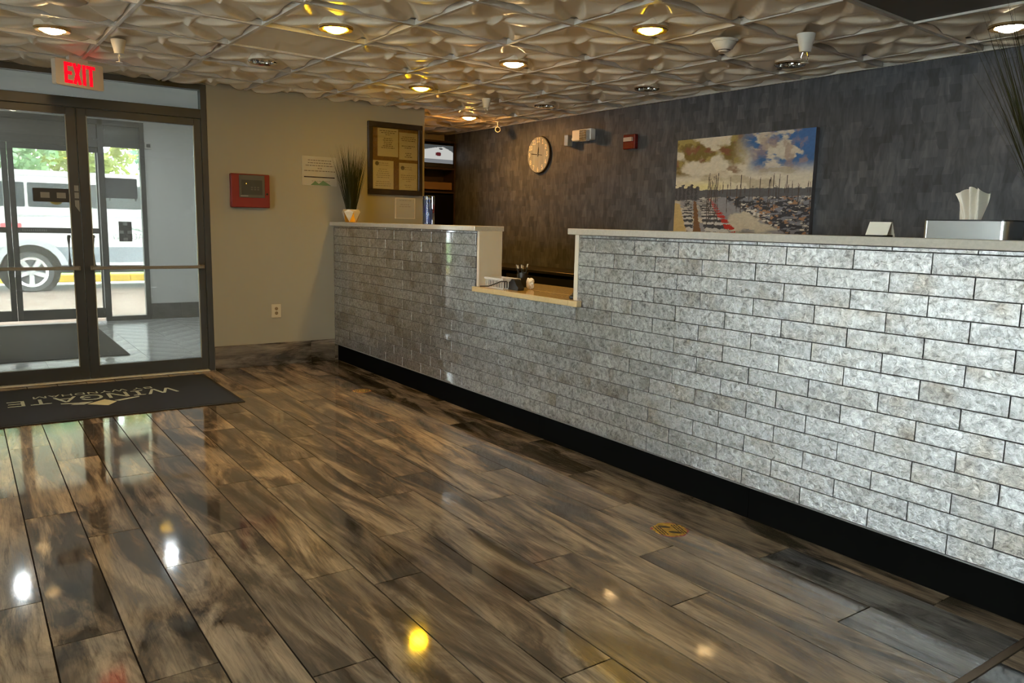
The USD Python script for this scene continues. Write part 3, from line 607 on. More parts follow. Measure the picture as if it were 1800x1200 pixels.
# ------------------------------------------------------------------ exit sign
dE = V([-.458, .889, 0]); nE = V([.889, .458, 0]); CE = V([.55, -2.153, 2.322])
ME = np.eye(4); ME[:3, 0], ME[:3, 1], ME[:3, 2], ME[:3, 3] = dE, Z_, nE, CE
ex = thing('exit_sign', 'white ceiling sign with glowing red EXIT letters above the glass doors', 'exit sign', M=ME)
obj('housing', PRISM(sbox(-.165, -.076, .170, .076).buffer(.012), .045), plain('SignHousing', (.66, .62, .56), .45), ex)
obj('canopy', MB().box(-.07, .07, .087, .125, .006, .040), WPLASTIC, ex)
from shapely.geometry import LineString
from shapely.ops import unary_union
def strokes(*ls): return unary_union([LineString(l).buffer(.0115, cap_style=3) for l in ls])
LH, LW = .118, .036
for nm_, ox_, sh_ in (('letter', -.115, strokes([(0, 0), (0, LH)], [(0, 0), (LW, 0)], [(0, LH / 2), (LW * .85, LH / 2)], [(0, LH), (LW, LH)])),
                      ('letter', -.050, strokes([(0, 0), (LW, LH)], [(LW, 0), (0, LH)])), ('letter', .021, strokes([(0, 0), (0, LH)])), ('letter', .050, strokes([(LW * .5 + .004, 0), (LW * .5 + .004, LH)], [(0, LH), (LW + .008, LH)]))):
    obj(nm_, MOVE(PRISM(sh_, .003), ox_ + .012, -.059, .0455), EXITR, ex)

# ------------------------------------------------------------------ things on the left wall
fp = thing('alarm_panel', 'square red fire alarm panel with a grey keypad on the beige wall', 'alarm panel')
obj('box', BX(.0005, .055, -.952, -.616, 1.434, 1.724, b=.006), RED, fp)
obj('keypad', BX(.055, .062, -.885, -.662, 1.520, 1.715, b=.004), GREYPAD, fp)
obj('display', BX(.062, .0635, -.865, -.685, 1.545, 1.672), PADDARK, fp)
for r in range(2):
    for c in range(3): obj('button', BX(.0635, .066, -.785 + c * .028, -.769 + c * .028, 1.585 + r * .018, 1.597 + r * .018), GREYPAD, fp)
obj('indicator', BX(.0635, .065, -.828, -.820, 1.636, 1.644), glow('AmberLed', (1, .55, .1), 2.0), fp)
obj('nameplate', BX(.062, .063, -.875, -.81, 1.530, 1.537), DECALP, fp)
obj('lock', PUT(CYL(.009, [0, 0, 0], [0, 0, .006], 14), [.0552, -.642, 1.555], Y_, Z_, X_), BLACKP, fp)
ol = thing('power_outlet', 'ivory double power outlet low on the beige wall beside the counter', 'outlet')
obj('plate', BX(.0005, .008, -.610, -.520, .441, .567, b=.003), IVORY, ol)
for zz in (.525, .484): obj('socket', PUT(MB(PRISM(Point(0, 0).buffer(.0155), .003)).get(), [.0075, -.565, zz], Y_, Z_, X_), plain('Socket%d' % int(zz * 1000), (.30, .22, .12), .5), ol)
for k, zz in enumerate((.525, .484)): obj('slots', MB(BX(.0105, .0112, -.572, -.569, zz, zz + .008), BX(.0105, .0112, -.561, -.558, zz, zz + .008), BX(.0105, .0112, -.568, -.562, zz - .011, zz - .006)), plain('Slot%d' % k, (.05, .035, .02), .6), ol)
def lines(y0, y1, z0, z1, x, rows, align='c'):
    m = MB(); n = len(rows)
    for i, w in enumerate(rows):
        if w <= 0: continue
        z = z1 - (i + .5) * (z1 - z0) / n; hw = abs(w) * (y1 - y0) / 2; c = (y0 + y1) / 2 if align == 'c' else y0 + hw
        x0 = c - hw
        while x0 < c + hw - .004:                       # broken into word-like dashes
            L = RNG.uniform(.012, .032); m.box(x, x + .0006, x0, min(x0 + L, c + hw), z - .0032, z + .0032); x0 += L + .006
    return m
sg = thing('wall_notice', 'pale notice with centred lines and a dark rule, half hidden by the left grass plant', 'sign')
obj('sheet', BX(.0005, .006, -.300, .035, 1.655, 1.918, b=.001), PAPER2, sg)
obj('print', lines(-.28, .02, 1.775, 1.895, .006, [.75, .75, .9, .14, 1.0]), INK, sg, kind='stuff')
obj('rule', BX(.006, .0066, -.282, .015, 1.726, 1.736), plain('RuleBlack', (.03, .02, .02), .7), sg)
obj('print', lines(-.22, -.02, 1.685, 1.705, .006, [.9]), INKS, sg, kind='stuff')
obj('emblem', PUT(PRISM([(0, 0), (.045, .038), (.08, .012), (.12, .045), (.2, .0)], .0008), [.006, -.22, 1.658], Y_, Z_, X_), plain('NoticeGreen', (.14, .24, .12), .7), sg)
ns = thing('wall_notice', 'small square framed notice under the cork board, above the counter', 'sign')
obj('frame', MB().box(.0005, .010, .645, .865, 1.371, 1.379).box(.0005, .010, .645, .865, 1.567, 1.575).box(.0005, .010, .645, .653, 1.379, 1.567).box(.0005, .010, .857, .865, 1.379, 1.567), TRIMC, ns)
obj('sheet', BX(.0005, .006, .653, .857, 1.379, 1.567), PAPER2, ns); obj('print', lines(.68, .83, 1.48, 1.56, .006, [.9, 0, .7, .85]), INKS, ns, kind='stuff')
cb = thing('notice_board', 'dark framed cork board holding four certificates, right of the left plant', 'notice board')
fy0, fy1, fz0, fz1 = .348, .934, 1.600, 2.286
for nm, a in (('rail', (.0005, .035, fy0, fy1, fz0, fz0 + .05)), ('rail', (.0005, .035, fy0, fy1, fz1 - .05, fz1)), ('stile', (.0005, .035, fy0, fy0 + .046, fz0 + .05, fz1 - .05)), ('stile', (.0005, .035, fy1 - .046, fy1, fz0 + .05, fz1 - .05))):
    obj(nm, BX(*a, b=.004), DARKW, cb)
obj('cork', BX(.0005, .012, fy0 + .046, fy1 - .046, fz0 + .05, fz1 - .05), CORK, cb)
obj('cover_glass', BX(.020, .022, fy0 + .046, fy1 - .046, fz0 + .05, fz1 - .05), pane_mat('BoardGlass', (.96, .96, .96)), cb)
def cert(lbl, y0, y1, z0, z1, rows, seal=None):
    t = thing('certificate', lbl, 'certificate'); obj('sheet', BX(.0122, .0135, y0, y1, z0, z1), PAPER, t)
    obj('print', lines(y0 + .02, y1 - .02, z0 + .02, z1 - .015, .0135, rows), INKS if seal else INK, t, kind='stuff')
    if seal: obj('seal', PUT(PRISM(Point(0, 0).buffer(.020), .0008), [.0135, *seal], Y_, Z_, X_), INK, t)
cert('largest white certificate with bold centred lines, top left on the cork board', .452, .672, 1.965, 2.230, [1, .8, .3, 0, .5, .6, .5, .5, .6, .8, 0, 0, 0])
cert('narrow certificate with faint text, top right on the cork board', .682, .885, 1.945, 2.205, [0, .8, 1, .9, 0, 0, .9, .5, 0, 0, .4, .3, .5])
cert('certificate with a round seal at its left, bottom left on the cork board', .398, .622, 1.655, 1.925, [.6, .7, 0, .5, .6, .7, .8, .7, 0, .8, .9, .9], (.445, 1.895))
cert('certificate with a dark oval seal and a heavy line, bottom right on the cork board', .682, .884, 1.652, 1.915, [0, .5, .5, 0, 0, 1, 1, .8, .3, 0, .5, .4], (.722, 1.865))

# ------------------------------------------------------------------ plants on the counter
def blade_mesh(specs):
    vs, fs, n = [], [], 0
    for (x, y, az, lean, L, w, curl) in specs:
        t = np.linspace(0, 1, 7); ang = lean * (.75 + .35 * t) + curl * t ** 3
        ds = L / 6; px = np.concatenate([[0], np.cumsum(np.sin(ang[:-1]) * ds)]); pz = np.concatenate([[0], np.cumsum(np.cos(ang[:-1]) * ds)])
        c = V([math.cos(az), math.sin(az)]); side = V([-c[1], c[0], 0]); wd = w * (1 - t) ** 0.7 + .0004
        p = np.stack([x + px * c[0], y + px * c[1], pz], 1)
        vs += [p - side * wd[:, None] / 2, p + side * wd[:, None] / 2]
        for k in range(6): fs += [[n + k, n + 7 + k, n + 8 + k], [n + k, n + 8 + k, n + k + 1]]
        n += 14
    return trimesh.Trimesh(np.vstack(vs), fs, process=False)
def pot(t, h, rb, rm, rtop):
    pts = []; n = 6
    ring = lambda r, z, o: [[r * math.cos(2 * math.pi * (k + o) / n), r * math.sin(2 * math.pi * (k + o) / n), z] for k in range(n)]
    R = [ring(rb, .001, 0), ring(rm, h * .80, .5), ring(rtop, h, 0)]
    v = V(R[0] + R[1] + R[2]); up_, dn = [], []
    for k in range(n):
        k2 = (k + 1) % n; km = (k - 1) % n
        dn.append([k, k2, n + k]); up_.append([n + k, k2, n + k2])
        up_.append([n + km, n + k, 2 * n + k]); dn.append([n + k, 2 * n + k2, 2 * n + k])
    def facets(fs, gold):
        m = MB()
        for i, f in enumerate(fs):
            tri = v[f]; ctr = V([0, 0, h / 2]); inner = tri * .93 + ctr * .07; m.add(hullm(np.vstack([tri, inner])))
        return m
    allf = dn[:1] + up_ + dn[1:]
    gold = [f for f in dn if f[0] < n]; cer = [f for f in allf if f not in gold]
    obj('bowl', facets(cer, 0), CERAM, t); obj('gold_facet', facets(gold, 1), GOLD, t)
    obj('soil', MB(CYL(rtop * .82, [0, 0, h * .8], [0, 0, h * .9], 16)), DARKW, t)
    obj('foot', MB(hullm(ring(rb * .95, .0005, 0) + ring(rb, .006, 0))), GOLD, t)
def plant(lbl, loc, seed, n, L, spread, extra=(), wk=1.0, rz=20):
    t = thing('potted_grass', lbl, 'potted plant', loc, rz=rz)
    pot(t, .118, .055, .088, .074)
    r = np.random.default_rng(seed); sp = []
    for k in range(n):
        az = r.uniform(0, 2 * math.pi); ln_ = r.uniform(0, 1) ** .6; rr = .045 * ln_
        sp.append((rr * math.cos(az), rr * math.sin(az), az + r.normal(0, .35), spread * ln_ * r.uniform(.8, 1.1), L * r.uniform(.55, 1.0), wk * r.uniform(.004, .0075), r.normal(0, .08)))
    sp += list(extra)
    m = blade_mesh(sp); m.apply_translation([0, 0, .10])
    obj('grass', m, BLADE, t, kind='stuff')
plant('tall grass plant in a white and gold faceted pot at the left end of the counter', (.218, .085, 1.325), 3, 300, .62, .37)
plant('grass plant in a faceted pot at the right edge, beside the steel tissue box', (5.965, .10, 1.325), 5, 260, .74, .56, [(0, 0, math.radians(175), 1.35, .34, .004, .25), (0, 0, math.radians(170), .95, .42, .004, .5), (0, 0, math.radians(178), 1.6, .25, .004, .5)], wk=1.5)

# ------------------------------------------------------------------ things on the counter tops
tb_ = thing('tissue_box', 'brushed steel tissue box with black lid on the right counter', 'tissue box')
rb_ = sbox(5.575 + .02, .02 + .02, 5.865 - .02, .165 - .02).buffer(.02)
obj('body', MOVE(PRISM(rb_, .063), 0, 0, 1.3255), STEEL, tb_, smooth=40); obj('lid', MOVE(PRISM(rb_.difference(affinity.scale(Point(5.71, .09).buffer(.04), 1.2, .5)), .005), 0, 0, 1.3885), BLACKP, tb_)
tt = np.linspace(0, 1, 34); hh = np.linspace(0, 1, 12); vs = []
for a in tt:
    for b in hh:
        x = 5.672 + (.072 + .030 * b) * (a - .0) - .012 * b + (-.012 * b if a < .1 else 0)
        y = .090 + (.010 + .014 * b) * math.sin(a * 19 + 1.3 * b * 2) + .008 * math.sin(a * 7)
        z = 1.394 + .112 * b * (1 - .18 * (2 * a - 1) ** 2 * b - .05 * b * math.sin(a * 23)); vs.append([x, y, z])
fs = []
for i in range(33):
    for j in range(11): k = i * 12 + j; fs += [[k, k + 12, k + 13], [k, k + 13, k + 1]]
front = V(vs); thick = front + V([0, .0012, 0]); nfr = len(front); fs = V(fs)
ts = thing('tissue', 'crumpled cream tissue sticking up from the steel tissue box', 'tissue')
obj('sheet', trimesh.Trimesh(np.vstack([front, thick]), np.vstack([fs, fs[:, ::-1] + nfr]), process=False), TISSUE, ts, smooth=True)
ch = thing('card_holder', 'small tent shaped holder with a cream card and black foot on the right counter', 'card holder')
def slab_quad(p, q, r, s, t=.003):
    p, q, r, s = map(lambda a: V(a, float), (p, q, r, s)); n = np.cross(q - p, s - p); n = n / np.linalg.norm(n) * t
    return hullm([p, q, r, s, p + n, q + n, r + n, s + n])
cx0, cx1 = 5.335, 5.425
obj('card', slab_quad([cx0, .05, 1.330], [cx1, .05, 1.330], [cx1, .075, 1.382], [cx0, .075, 1.382], .002), TITLE, ch)
obj('back_card', slab_quad([cx0, .105, 1.3255], [cx1, .105, 1.3255], [cx1, .0785, 1.382], [cx0, .0785, 1.382], -.002), TITLE, ch)
obj('foot', MB(BX(cx0 - .010, cx1 - .003, .030, .098, 1.3252, 1.331, b=.002)), BLACKP, ch)
kx = lambda x, u: [x, .05 + u * .025 - .0012, 1.330 + u * .052]
obj('emblem', MB(slab_quad(kx(cx0 + .018, .82), kx(cx0 + .036, .82), kx(cx0 + .030, .92), kx(cx0 + .026, .92), .0006), slab_quad(kx(cx0 + .008, .70), kx(cx0 + .044, .70), kx(cx0 + .044, .77), kx(cx0 + .008, .77), .0006)), INK, ch)
BXC = 1.648
bo = thing('acrylic_bottle', 'clear blue acrylic block shaped round a small bottle, beside the beige wall end', 'bottle')
obj('block', BX(BXC - .036, BXC + .036, .075, .145, 1.3252, 1.545, b=.004), BLUEGL, bo)
obj('bottle', MOVE(LATHE([(0, 0), (.022, .002), (.026, .05), (.027, .10), (.018, .14), (.011, .16), (.011, .185), (0, .187)], 24), BXC, .11, 1.332), BLUEIN, bo, smooth=40)
obj('cap', MOVE(LATHE([(0, .184), (.014, .185), (.014, .200), (0, .202)], 20), BXC, .11, 1.332), WPLASTIC, bo)
# on the low work surface
ZW = .912
bk = thing('basket', 'white slatted plastic basket on the low work surface', 'basket')
bx0, bx1, by0, by1 = 2.62, 2.835, .015, .15
obj('bottom', BX(bx0, bx1, by0, by1, ZW + .0005, ZW + .006), WPLASTIC, bk)
obj('rim', MB().box(bx0 - .006, bx1 + .006, by0 - .006, by0 + .004, ZW + .058, ZW + .070).box(bx0 - .006, bx1 + .006, by1 - .004, by1 + .006, ZW + .058, ZW + .070).box(bx0 - .006, bx0 + .004, by0, by1, ZW + .058, ZW + .070).box(bx1 - .004, bx1 + .006, by0, by1, ZW + .058, ZW + .070), WPLASTIC, bk)
for x in np.linspace(bx0, bx1 - .006, 13): obj('slat', BX(x, x + .007, by0, by0 + .003, ZW + .006, ZW + .058), WPLASTIC, bk)
for y in np.linspace(by0 + .003, by1 - .006, 8): obj('slat', BX(bx1 - .003, bx1, y, y + .007, ZW + .006, ZW + .058), WPLASTIC, bk)
for x in np.linspace(bx0, bx1 - .006, 13): obj('slat', BX(x, x + .007, by1 - .003, by1, ZW + .006, ZW + .058), WPLASTIC, bk)
nb = thing('notebook', 'added black block standing in for the dark between the slats of the white basket', 'notebook'); obj('cover', BX(bx0 + .012, bx1 - .012, by0 + .012, by1 - .012, ZW + .0065, ZW + .050, b=.003), BLACKP, nb); obj('page_block', BX(bx0 + .016, bx1 - .010, by0 + .016, by1 - .016, ZW + .051, ZW + .0535), PAPER2, nb)  # made-up black filler, added to darken the gaps between slats
pc_ = thing('pen_cup', 'black pen cup on the low work surface behind the basket', 'pen cup'); obj('cup', MOVE(LATHE([(0, .0005), (.036, .0005), (.040, .10), (.037, .10), (.033, .006), (0, .006)], 24), 2.70, .27, ZW), BLACKP, pc_, smooth=40)
for k, (dx, dy, col) in enumerate([(.012, .01, WPLASTIC), (-.014, .006, WPLASTIC), (.018, -.012, STEEL), (-.004, -.016, WPLASTIC), (-.022, -.008, STEEL)]):
    pn = thing('pen', ['white pen in the black pen cup, tallest of them', 'white pen leaning left in the black pen cup', 'silver pen leaning right in the black pen cup', 'white pen at the front of the black pen cup', 'silver pen at the left edge of the black pen cup'][k], 'pen')
    obj('barrel', CYL(.0042, [2.70 + dx * .5, .27 + dy * .5, ZW + .008], [2.70 + dx * 2, .27 + dy * 2, ZW + .128 + .010 * (k == 0)], 10), BLACKP, pn)
    obj('cap', CYL(.005, [2.70 + dx * 2, .27 + dy * 2, ZW + .128 + .010 * (k == 0)], [2.70 + dx * 2.3, .27 + dy * 2.3, ZW + .150 + .010 * (k == 0)], 10), col, pn)
tp = thing('tape_dispenser', 'black tape dispenser next to the white basket', 'tape dispenser')
obj('body', PUT(PRISM(Polygon([(0, 0), (.10, 0), (.105, .012), (.085, .028), (.060, .060), (.035, .064), (.012, .040)]).buffer(.004).buffer(0), .05), [2.850, .10, ZW + .0045], X_, Z_, -Y_), BLACKP, tp)
obj('roll', PUT(CYL(.018, [0, 0, .010], [0, 0, .040], 20), [2.897, .10, ZW + .040], X_, Z_, -Y_), GREYPAD, tp)
cd = thing('cable', 'thin black cable crossing in front of the white basket', 'cable'); obj('wire', TUBE([[2.60, -.012, ZW + .005], [2.70, -.010, ZW + .012], [2.78, -.008, ZW + .035], [2.845, -.006, ZW + .055], [2.872, .02, ZW + .056]], .004, 8), BLACKP, cd)
wad = trimesh.creation.icosphere(3, .03); nz = meshkit.fbm(wad.vertices * 60 + 9, 3, 4)
wad.vertices = wad.vertices * (0.55 + 0.95 * nz)[:, None] * V([1.0, .8, 1.25]); wad.apply_translation([2.885, .20, ZW - wad.bounds[0][2] + .0005])
w_ = thing('paper_wad', 'crumpled cream paper standing on the low work surface beside the tape dispenser', 'paper'); obj('paper', wad, TISSUE, w_, smooth=35)
ms = thing('mouse', 'black computer mouse at the right end of the low work surface', 'mouse'); sh = trimesh.creation.icosphere(3, 1.0); sh.apply_scale([.034, .055, .028]); sh.vertices[:, 2] = np.maximum(sh.vertices[:, 2], -.010); sh.apply_translation([3.545, .06, ZW + .0105])
obj('shell', sh, BLACKP, ms, smooth=40); obj('wheel', PUT(CYL(.006, [0, 0, -.003], [0, 0, .003], 14), [3.545, .03, ZW + .033], Y_, Z_, X_), GREYPAD, ms)

# ------------------------------------------------------------------ back wall things
ck = thing('wall_clock', 'round grey wall clock with white numerals on the dark wall', 'clock')
cc = V([.307, DB - .001, 2.075]); CR = .192
obj('case', PUT(LATHE([(0, 0), (CR, 0), (CR + .003, .010), (CR, .026), (CR - .008, .028), (0, .028)], 48), cc, X_, Z_, -Y_), DARKW, ck, smooth=30)
for k in range(8):
    a, b = -CR + .008 + k * (2 * CR - .016) / 8, -CR + .008 + (k + 1) * (2 * CR - .016) / 8
    pl = sbox(a + .0006, -1, b - .0006, 1).intersection(Point(0, 0).buffer(CR - .007, 48))
    obj('face_plank', PUT(PRISM(pl, .002), cc + V([0, -.028, 0]), X_, Z_, -Y_), plain('ClockGrey%d' % k, tuple(c * [1, .9, 1.06, .95][k % 4] for c in (.245, .28, .30)), .6), ck)
for h in range(1, 13):
    t = text(str(h), .046, .002, bold=True); t.apply_scale([.75, 1, 1]); b = t.bounds.mean(0); an = math.radians(90 - 30 * h)
    obj('numeral', PUT(t, cc + V([math.cos(an) * .152 - b[0], -.0302, math.sin(an) * .152 - b[1]]), X_, Z_, -Y_), plain('NumeralWhite%d' % h, (.72, .66, .54), .6), ck)
def hand(an, L, tail, w):
    an = math.radians(an); d = V([math.cos(an), math.sin(an)]); n = V([-d[1], d[0]])
    return PUT(PRISM([tuple(-d * tail - n * w * .5), tuple(-d * tail + n * w * .5), tuple(n * w * .5), tuple(d * L * .7 + n * w * .9), tuple(d * L), tuple(d * L * .7 - n * w * .9), tuple(-n * w * .5)], .0015), cc + V([0, -.034, 0]), X_, Z_, -Y_)
obj('hour_hand', hand(84, .080, .02, .007), BLACKP, ck); obj('minute_hand', MOVE(hand(174, .130, .075, .006), 0, -.002, 0), BLACKP, ck); obj('pin', PUT(CYL(.006, [0, 0, 0], [0, 0, .009], 16), cc + V([0, -.031, 0]), X_, Z_, -Y_), STEEL, ck)
el = thing('emergency_light', 'white emergency light with two lamp heads high on the dark wall', 'emergency light')
obj('housing', BX(.905, 1.190, DB - .070, DB - .001, 2.165, 2.272, b=.008), WPLASTIC, el)
def head(o, tilt, nm):
    e1 = V([math.cos(tilt), math.sin(tilt), 0]); e3 = np.cross(e1, Z_)
    t = UsdGeom.Xform.Define(stage, path_of('lamp_head', el)).GetPrim()
    obj('shell', PUT(MB(PRISM(sbox(-.044, -.044, .044, .044).buffer(.010), .04)).get(), o, e1, Z_, e3), WPLASTIC, t)
    m = MB()
    for a in range(4):
        for b in range(4): m.add(PUT(LATHE([(0, 0), (.0095, .002), (0, .007)], 8), V(o) + e1 * (-.036 + a * .024) + Z_ * (-.036 + b * .024) + e3 * .041, e1, Z_, e3))
    obj('lens_grid', PUT(BX(-.050, .050, -.050, .050, .039, .042), o, e1, Z_, e3), BLACKP, t); obj('led_cells', m, plain('Led%s' % nm, (.8, .8, .78), .15, metal=.6), t)
head(V([1.128, DB - .075, 2.204]), 0.0, 'a'); head(V([.855, DB - .045, 2.178]), -1.15, 'b')
obj('arm', MB(CYL(.010, [.87, DB - .035, 2.19], [.91, DB - .035, 2.20], 10)), WPLASTIC, el)
fs_ = thing('fire_strobe', 'red fire alarm strobe on the dark wall left of the painting', 'fire alarm')
obj('body', BX(1.622, 1.778, DB - .045, DB - .001, 2.045, 2.176, b=.006), RED2, fs_); obj('lens', PUT(PRISM(sbox(-.05, -.014, .05, .014).buffer(.004), .018), [1.700, DB - .045, 2.130], X_, Z_, -Y_), plain('StrobeLens', (.55, .45, .40), .1), fs_)
obj('grille', MB(*[BX(1.645, 1.755, DB - .0465, DB - .045, z, z + .004) for z in (2.062, 2.074, 2.086, 2.098)]), plain('StrobeDark', (.10, .004, .003), .4), fs_)

# painting: a harbour under clouds, flat paint on canvas
px0, px1, pz0, pz1 = 2.306, 3.634, 1.185, 2.076
PXN, PZN = 360, 250
gu0, gv0 = np.meshgrid(np.linspace(0, 1, PXN), np.linspace(0, 1, PZN), indexing='ij')        # u right, v up
qj = lambda a, b, k: meshkit.noise(np.stack([np.floor(gu0 * a) * 7.31, np.floor(gv0 * b) * 3.77, np.full_like(gu0, k)], -1), k) - .5
gu, gv = gu0 + .016 * qj(64, 90, 3), gv0 + .013 * qj(48, 110, 5)      # brush dabs
def fb(su, sv, o, seed): return meshkit.fbm(np.stack([gu * su, gv * sv, np.full_like(gu, seed * 3.1)], -1), o, seed)
def mixc(c, m, k): return c * (1 - m[..., None]) + V(k) * m[..., None]
def sst(a, b, x): t = np.clip((x - a) / (b - a), 0, 1); return t * t * (3 - 2 * t)
vis0 = (1.325 - pz0) / (pz1 - pz0)                       # lowest part the counter leaves in view
vv_ = (gv - vis0) / (1 - vis0)                           # 0 at the counter, 1 at the top
HZ = .42
col = np.ones(gu.shape + (3,)) * V([.62, .58, .50])
col = mixc(col, sst(.50, .66, gu + .35 * (vv_ - .6) + .30 * (fb(5, 5, 3, 2) - .5)) * sst(.55, .72, vv_), (.035, .13, .36))
col = mixc(col, sst(.54, .62, meshkit.fbm(np.stack([gu * 5 - gv * 4, gu * 4 + gv * 9, gu * 0 + 3], -1), 4, 3)) * sst(.55, .7, vv_) * .95 * sst(.35, .6, gu), (.58, .54, .46))
col = mixc(col, sst(.53, .66, fb(9, 6, 4, 5)) * sst(.40, .75, gu) * sst(.55, .7, vv_) * .7, (.30, .21, .17))
br = sst(.47, .56, fb(6, 7, 4, 8) + .10 * np.exp(-((gu - .28) / .22) ** 2) - .08 * (vv_ - .7)) * (1 - sst(.42, .60, gu)) * sst(.56, .64, vv_)
col = mixc(col, br, (.17, .13, .045)); col = mixc(col, br * sst(.5, .6, fb(14, 14, 3, 9)), (.32, .27, .10)); col = mixc(col, br * sst(.55, .62, fb(10, 10, 3, 12)), (.20, .09, .06))
col = mixc(col, sst(.52, .62, fb(6, 16, 3, 14)) * (vv_ < .64) * .6, (.36, .30, .20)); col = mixc(col, np.exp(-((gu - .22) / .2) ** 2 - ((vv_ - .47) / .06) ** 2), (.72, .66, .35))
sea = vv_ < HZ + .0
s_n = fb(26, 34, 3, 21)
water = mixc(np.ones_like(col) * V([.25, .26, .30]), sst(.45, .6, fb(8, 20, 3, 22)), (.52, .48, .40))
hills = (vv_ > HZ - .06) & (vv_ < HZ + .012 + .015 * fb(6, 1, 2, 31))
persp = np.clip(HZ - .05 - vv_, 0, 1) / (HZ - .05)       # 0 far, 1 near
boats = sst(.46, .54, s_n); b2 = fb(60, 40, 2, 24)
fleet = mixc(np.ones_like(col) * V([.040, .045, .062]), sst(.52, .58, fb(22, 60, 3, 26)) * sst(.40, .55, fb(60, 60, 2, 27)), (.60, .58, .54)); fleet = mixc(fleet, sst(.56, .62, fb(30, 70, 2, 28)), (.20, .22, .27)); fleet = mixc(fleet, sst(.68, .72, fb(40, 50, 2, 29)), (.34, .20, .12))
rightf = sst(0, .04, gu - (.36 + .46 * persp ** 1.1)) ; water = water * (1 - rightf[..., None]) + fleet * rightf[..., None]
rowy = np.clip(np.abs(((1 / (persp + .22)) * 6.0) % 1 - .5) * 2 + .9 * (fb(40, 40, 2, 33) - .5), 0, 1)
lx = .20 + .0 * persp; row1 = (np.abs(gu - (.235 + .12 * persp)) < .035 + .06 * persp); row0 = (np.abs(gu - (.12 - .02 * persp)) < .02 + .045 * persp)
hull_ = mixc(np.ones_like(col) * V([.05, .055, .07]), (rowy > .55).astype(float), (.50, .50, .50))
for r_ in (row1, row0): water = np.where(r_[..., None], hull_, water)
redm = (np.abs(gu - (.275 + .195 * persp)) < .008 + .030 * persp) & (rowy < .62); water = np.where(redm[..., None], V([.42, .035, .03]), water)
pier = np.abs(gu - (.165 + .035 * persp)) < .006 + .024 * persp; water = np.where(pier[..., None], V([.17, .09, .045]), water)
sand = (gu < .09 * persp + .02) & (persp > .2); water = np.where(sand[..., None], V([.50, .38, .18]), water)
col = np.where(sea[..., None], water, col); col = np.where(hills[..., None], V([.10, .11, .13]), col)
town = (gu < .20) & (vv_ > HZ - .09) & (vv_ < HZ + .045 + .02 * (np.floor(gu * 40) % 3)); col = np.where(town[..., None], V([.055, .058, .068]) * (1 + .6 * (np.floor(gu * 60) % 2))[..., None], col)
rm = np.random.default_rng(11)
for k in range(46):
    u_ = rm.uniform(.27, .99) if k > 8 else rm.uniform(.27, .37); lo_ = rm.uniform(.18, .40) if k > 8 else rm.uniform(.02, .2); hi_ = rm.uniform(.46, .60) if k > 8 else rm.uniform(.50, .62)
    mm_ = (np.abs(gu0 - u_ - .004 * np.sin(gv0 * 9 + k)) < .0019) & (vv_ > lo_) & (vv_ < hi_); col = np.where(mm_[..., None], V([.07, .06, .06]), col)
col = col * (0.88 + .24 * fb(70, 70, 2, 40))[..., None]
pt = thing('painting', 'large unframed canvas painting of a boat harbour under clouds on the dark wall', 'painting')
gx = px0 + gu0 * (px1 - px0); gz = pz0 + gv0 * (pz1 - pz0); K = np.arange(PXN * PZN).reshape(PXN, PZN)
q = np.stack([K[:-1, :-1], K[1:, :-1], K[1:, 1:], K[:-1, 1:]], -1).reshape(-1, 4)
gy = np.full_like(gx, DB - .0435) - .0012 * fb(60, 60, 2, 41)
obj('painted_face', (np.stack([gx, gy, gz], -1).reshape(-1, 3), np.vstack([q[:, [0, 1, 2]], q[:, [0, 2, 3]]])), CANVAS, pt, color=np.clip(col, 0, 1).reshape(-1, 3))
obj('stretcher', BX(px0, px1, DB - .0425, DB - .001, pz0, pz1), plain('CanvasEdge', (.10, .10, .11), .7), pt)

# recess with shelving and a screen
cbn = thing('shelf_unit', 'dark wood shelf unit in the recess behind the beige wall end', 'shelves')
sx0, sx1, sy0, sy1 = -1.70, -1.62, 1.05, DB - .004
obj('back_panel', BX(sx0, sx0 + .01, sy0, sy1, .001, 2.33), DARKW, cbn)
sd_ = .26
obj('side_panel', BX(sx0 + .01, sx0 + .01 + sd_, sy1 - .022, sy1, .001, 2.33), DARKW, cbn); obj('side_panel', BX(sx0 + .01, sx0 + .01 + sd_, sy0, sy0 + .022, .001, 2.33), DARKW, cbn)
for z in (1.70, 1.985, 2.308, .80): obj('shelf', BX(sx0 + .01, sx0 + .01 + sd_, sy0 + .022, sy1 - .022, z, z + .022, b=.001), DARKW, cbn)
obj('drawer', BX(sx0 + .21, sx0 + .27, sy0 + .024, sy1 - .05, 1.742, 1.832, b=.003), plain('DrawerTan', (.16, .10, .05), .4), cbn)
obj('lower_door', BX(sx0 + .24, sx0 + .27, sy0 + .024, sy1 - .024, .83, 1.68, b=.003), BLACKB, cbn)
tvn = thing('monitor', 'small security monitor showing a car in a lot, in the dark shelf unit', 'monitor')
tx = sx0 + .262
obj('bezel', BX(tx - .03, tx, 1.60, 2.166, 2.0085, 2.285, b=.004), BLACKP, tvn)
SN, SM = 60, 40; su, sv = np.meshgrid(np.linspace(0, 1, SN), np.linspace(0, 1, SM), indexing='ij')
sc_ = np.ones((SN, SM, 3)) * V([.10, .11, .11]); lot = sv < .80 - .10 * np.sin(su * 5 + 1) - .25 * np.clip(su - .75, 0, 1) * 3
sc_[lot] = (.78, .78, .74); sc_[sv < .22] = (.28, .29, .30)
car = ((su - .62) / .075) ** 2 + ((sv - .50) / .11) ** 2 < 1; sc_[car] = (.14, .02, .025)
car2 = ((su - .68) / .05) ** 2 + ((sv - .80) / .04) ** 2 < 1; sc_[car2] = (.05, .05, .05)
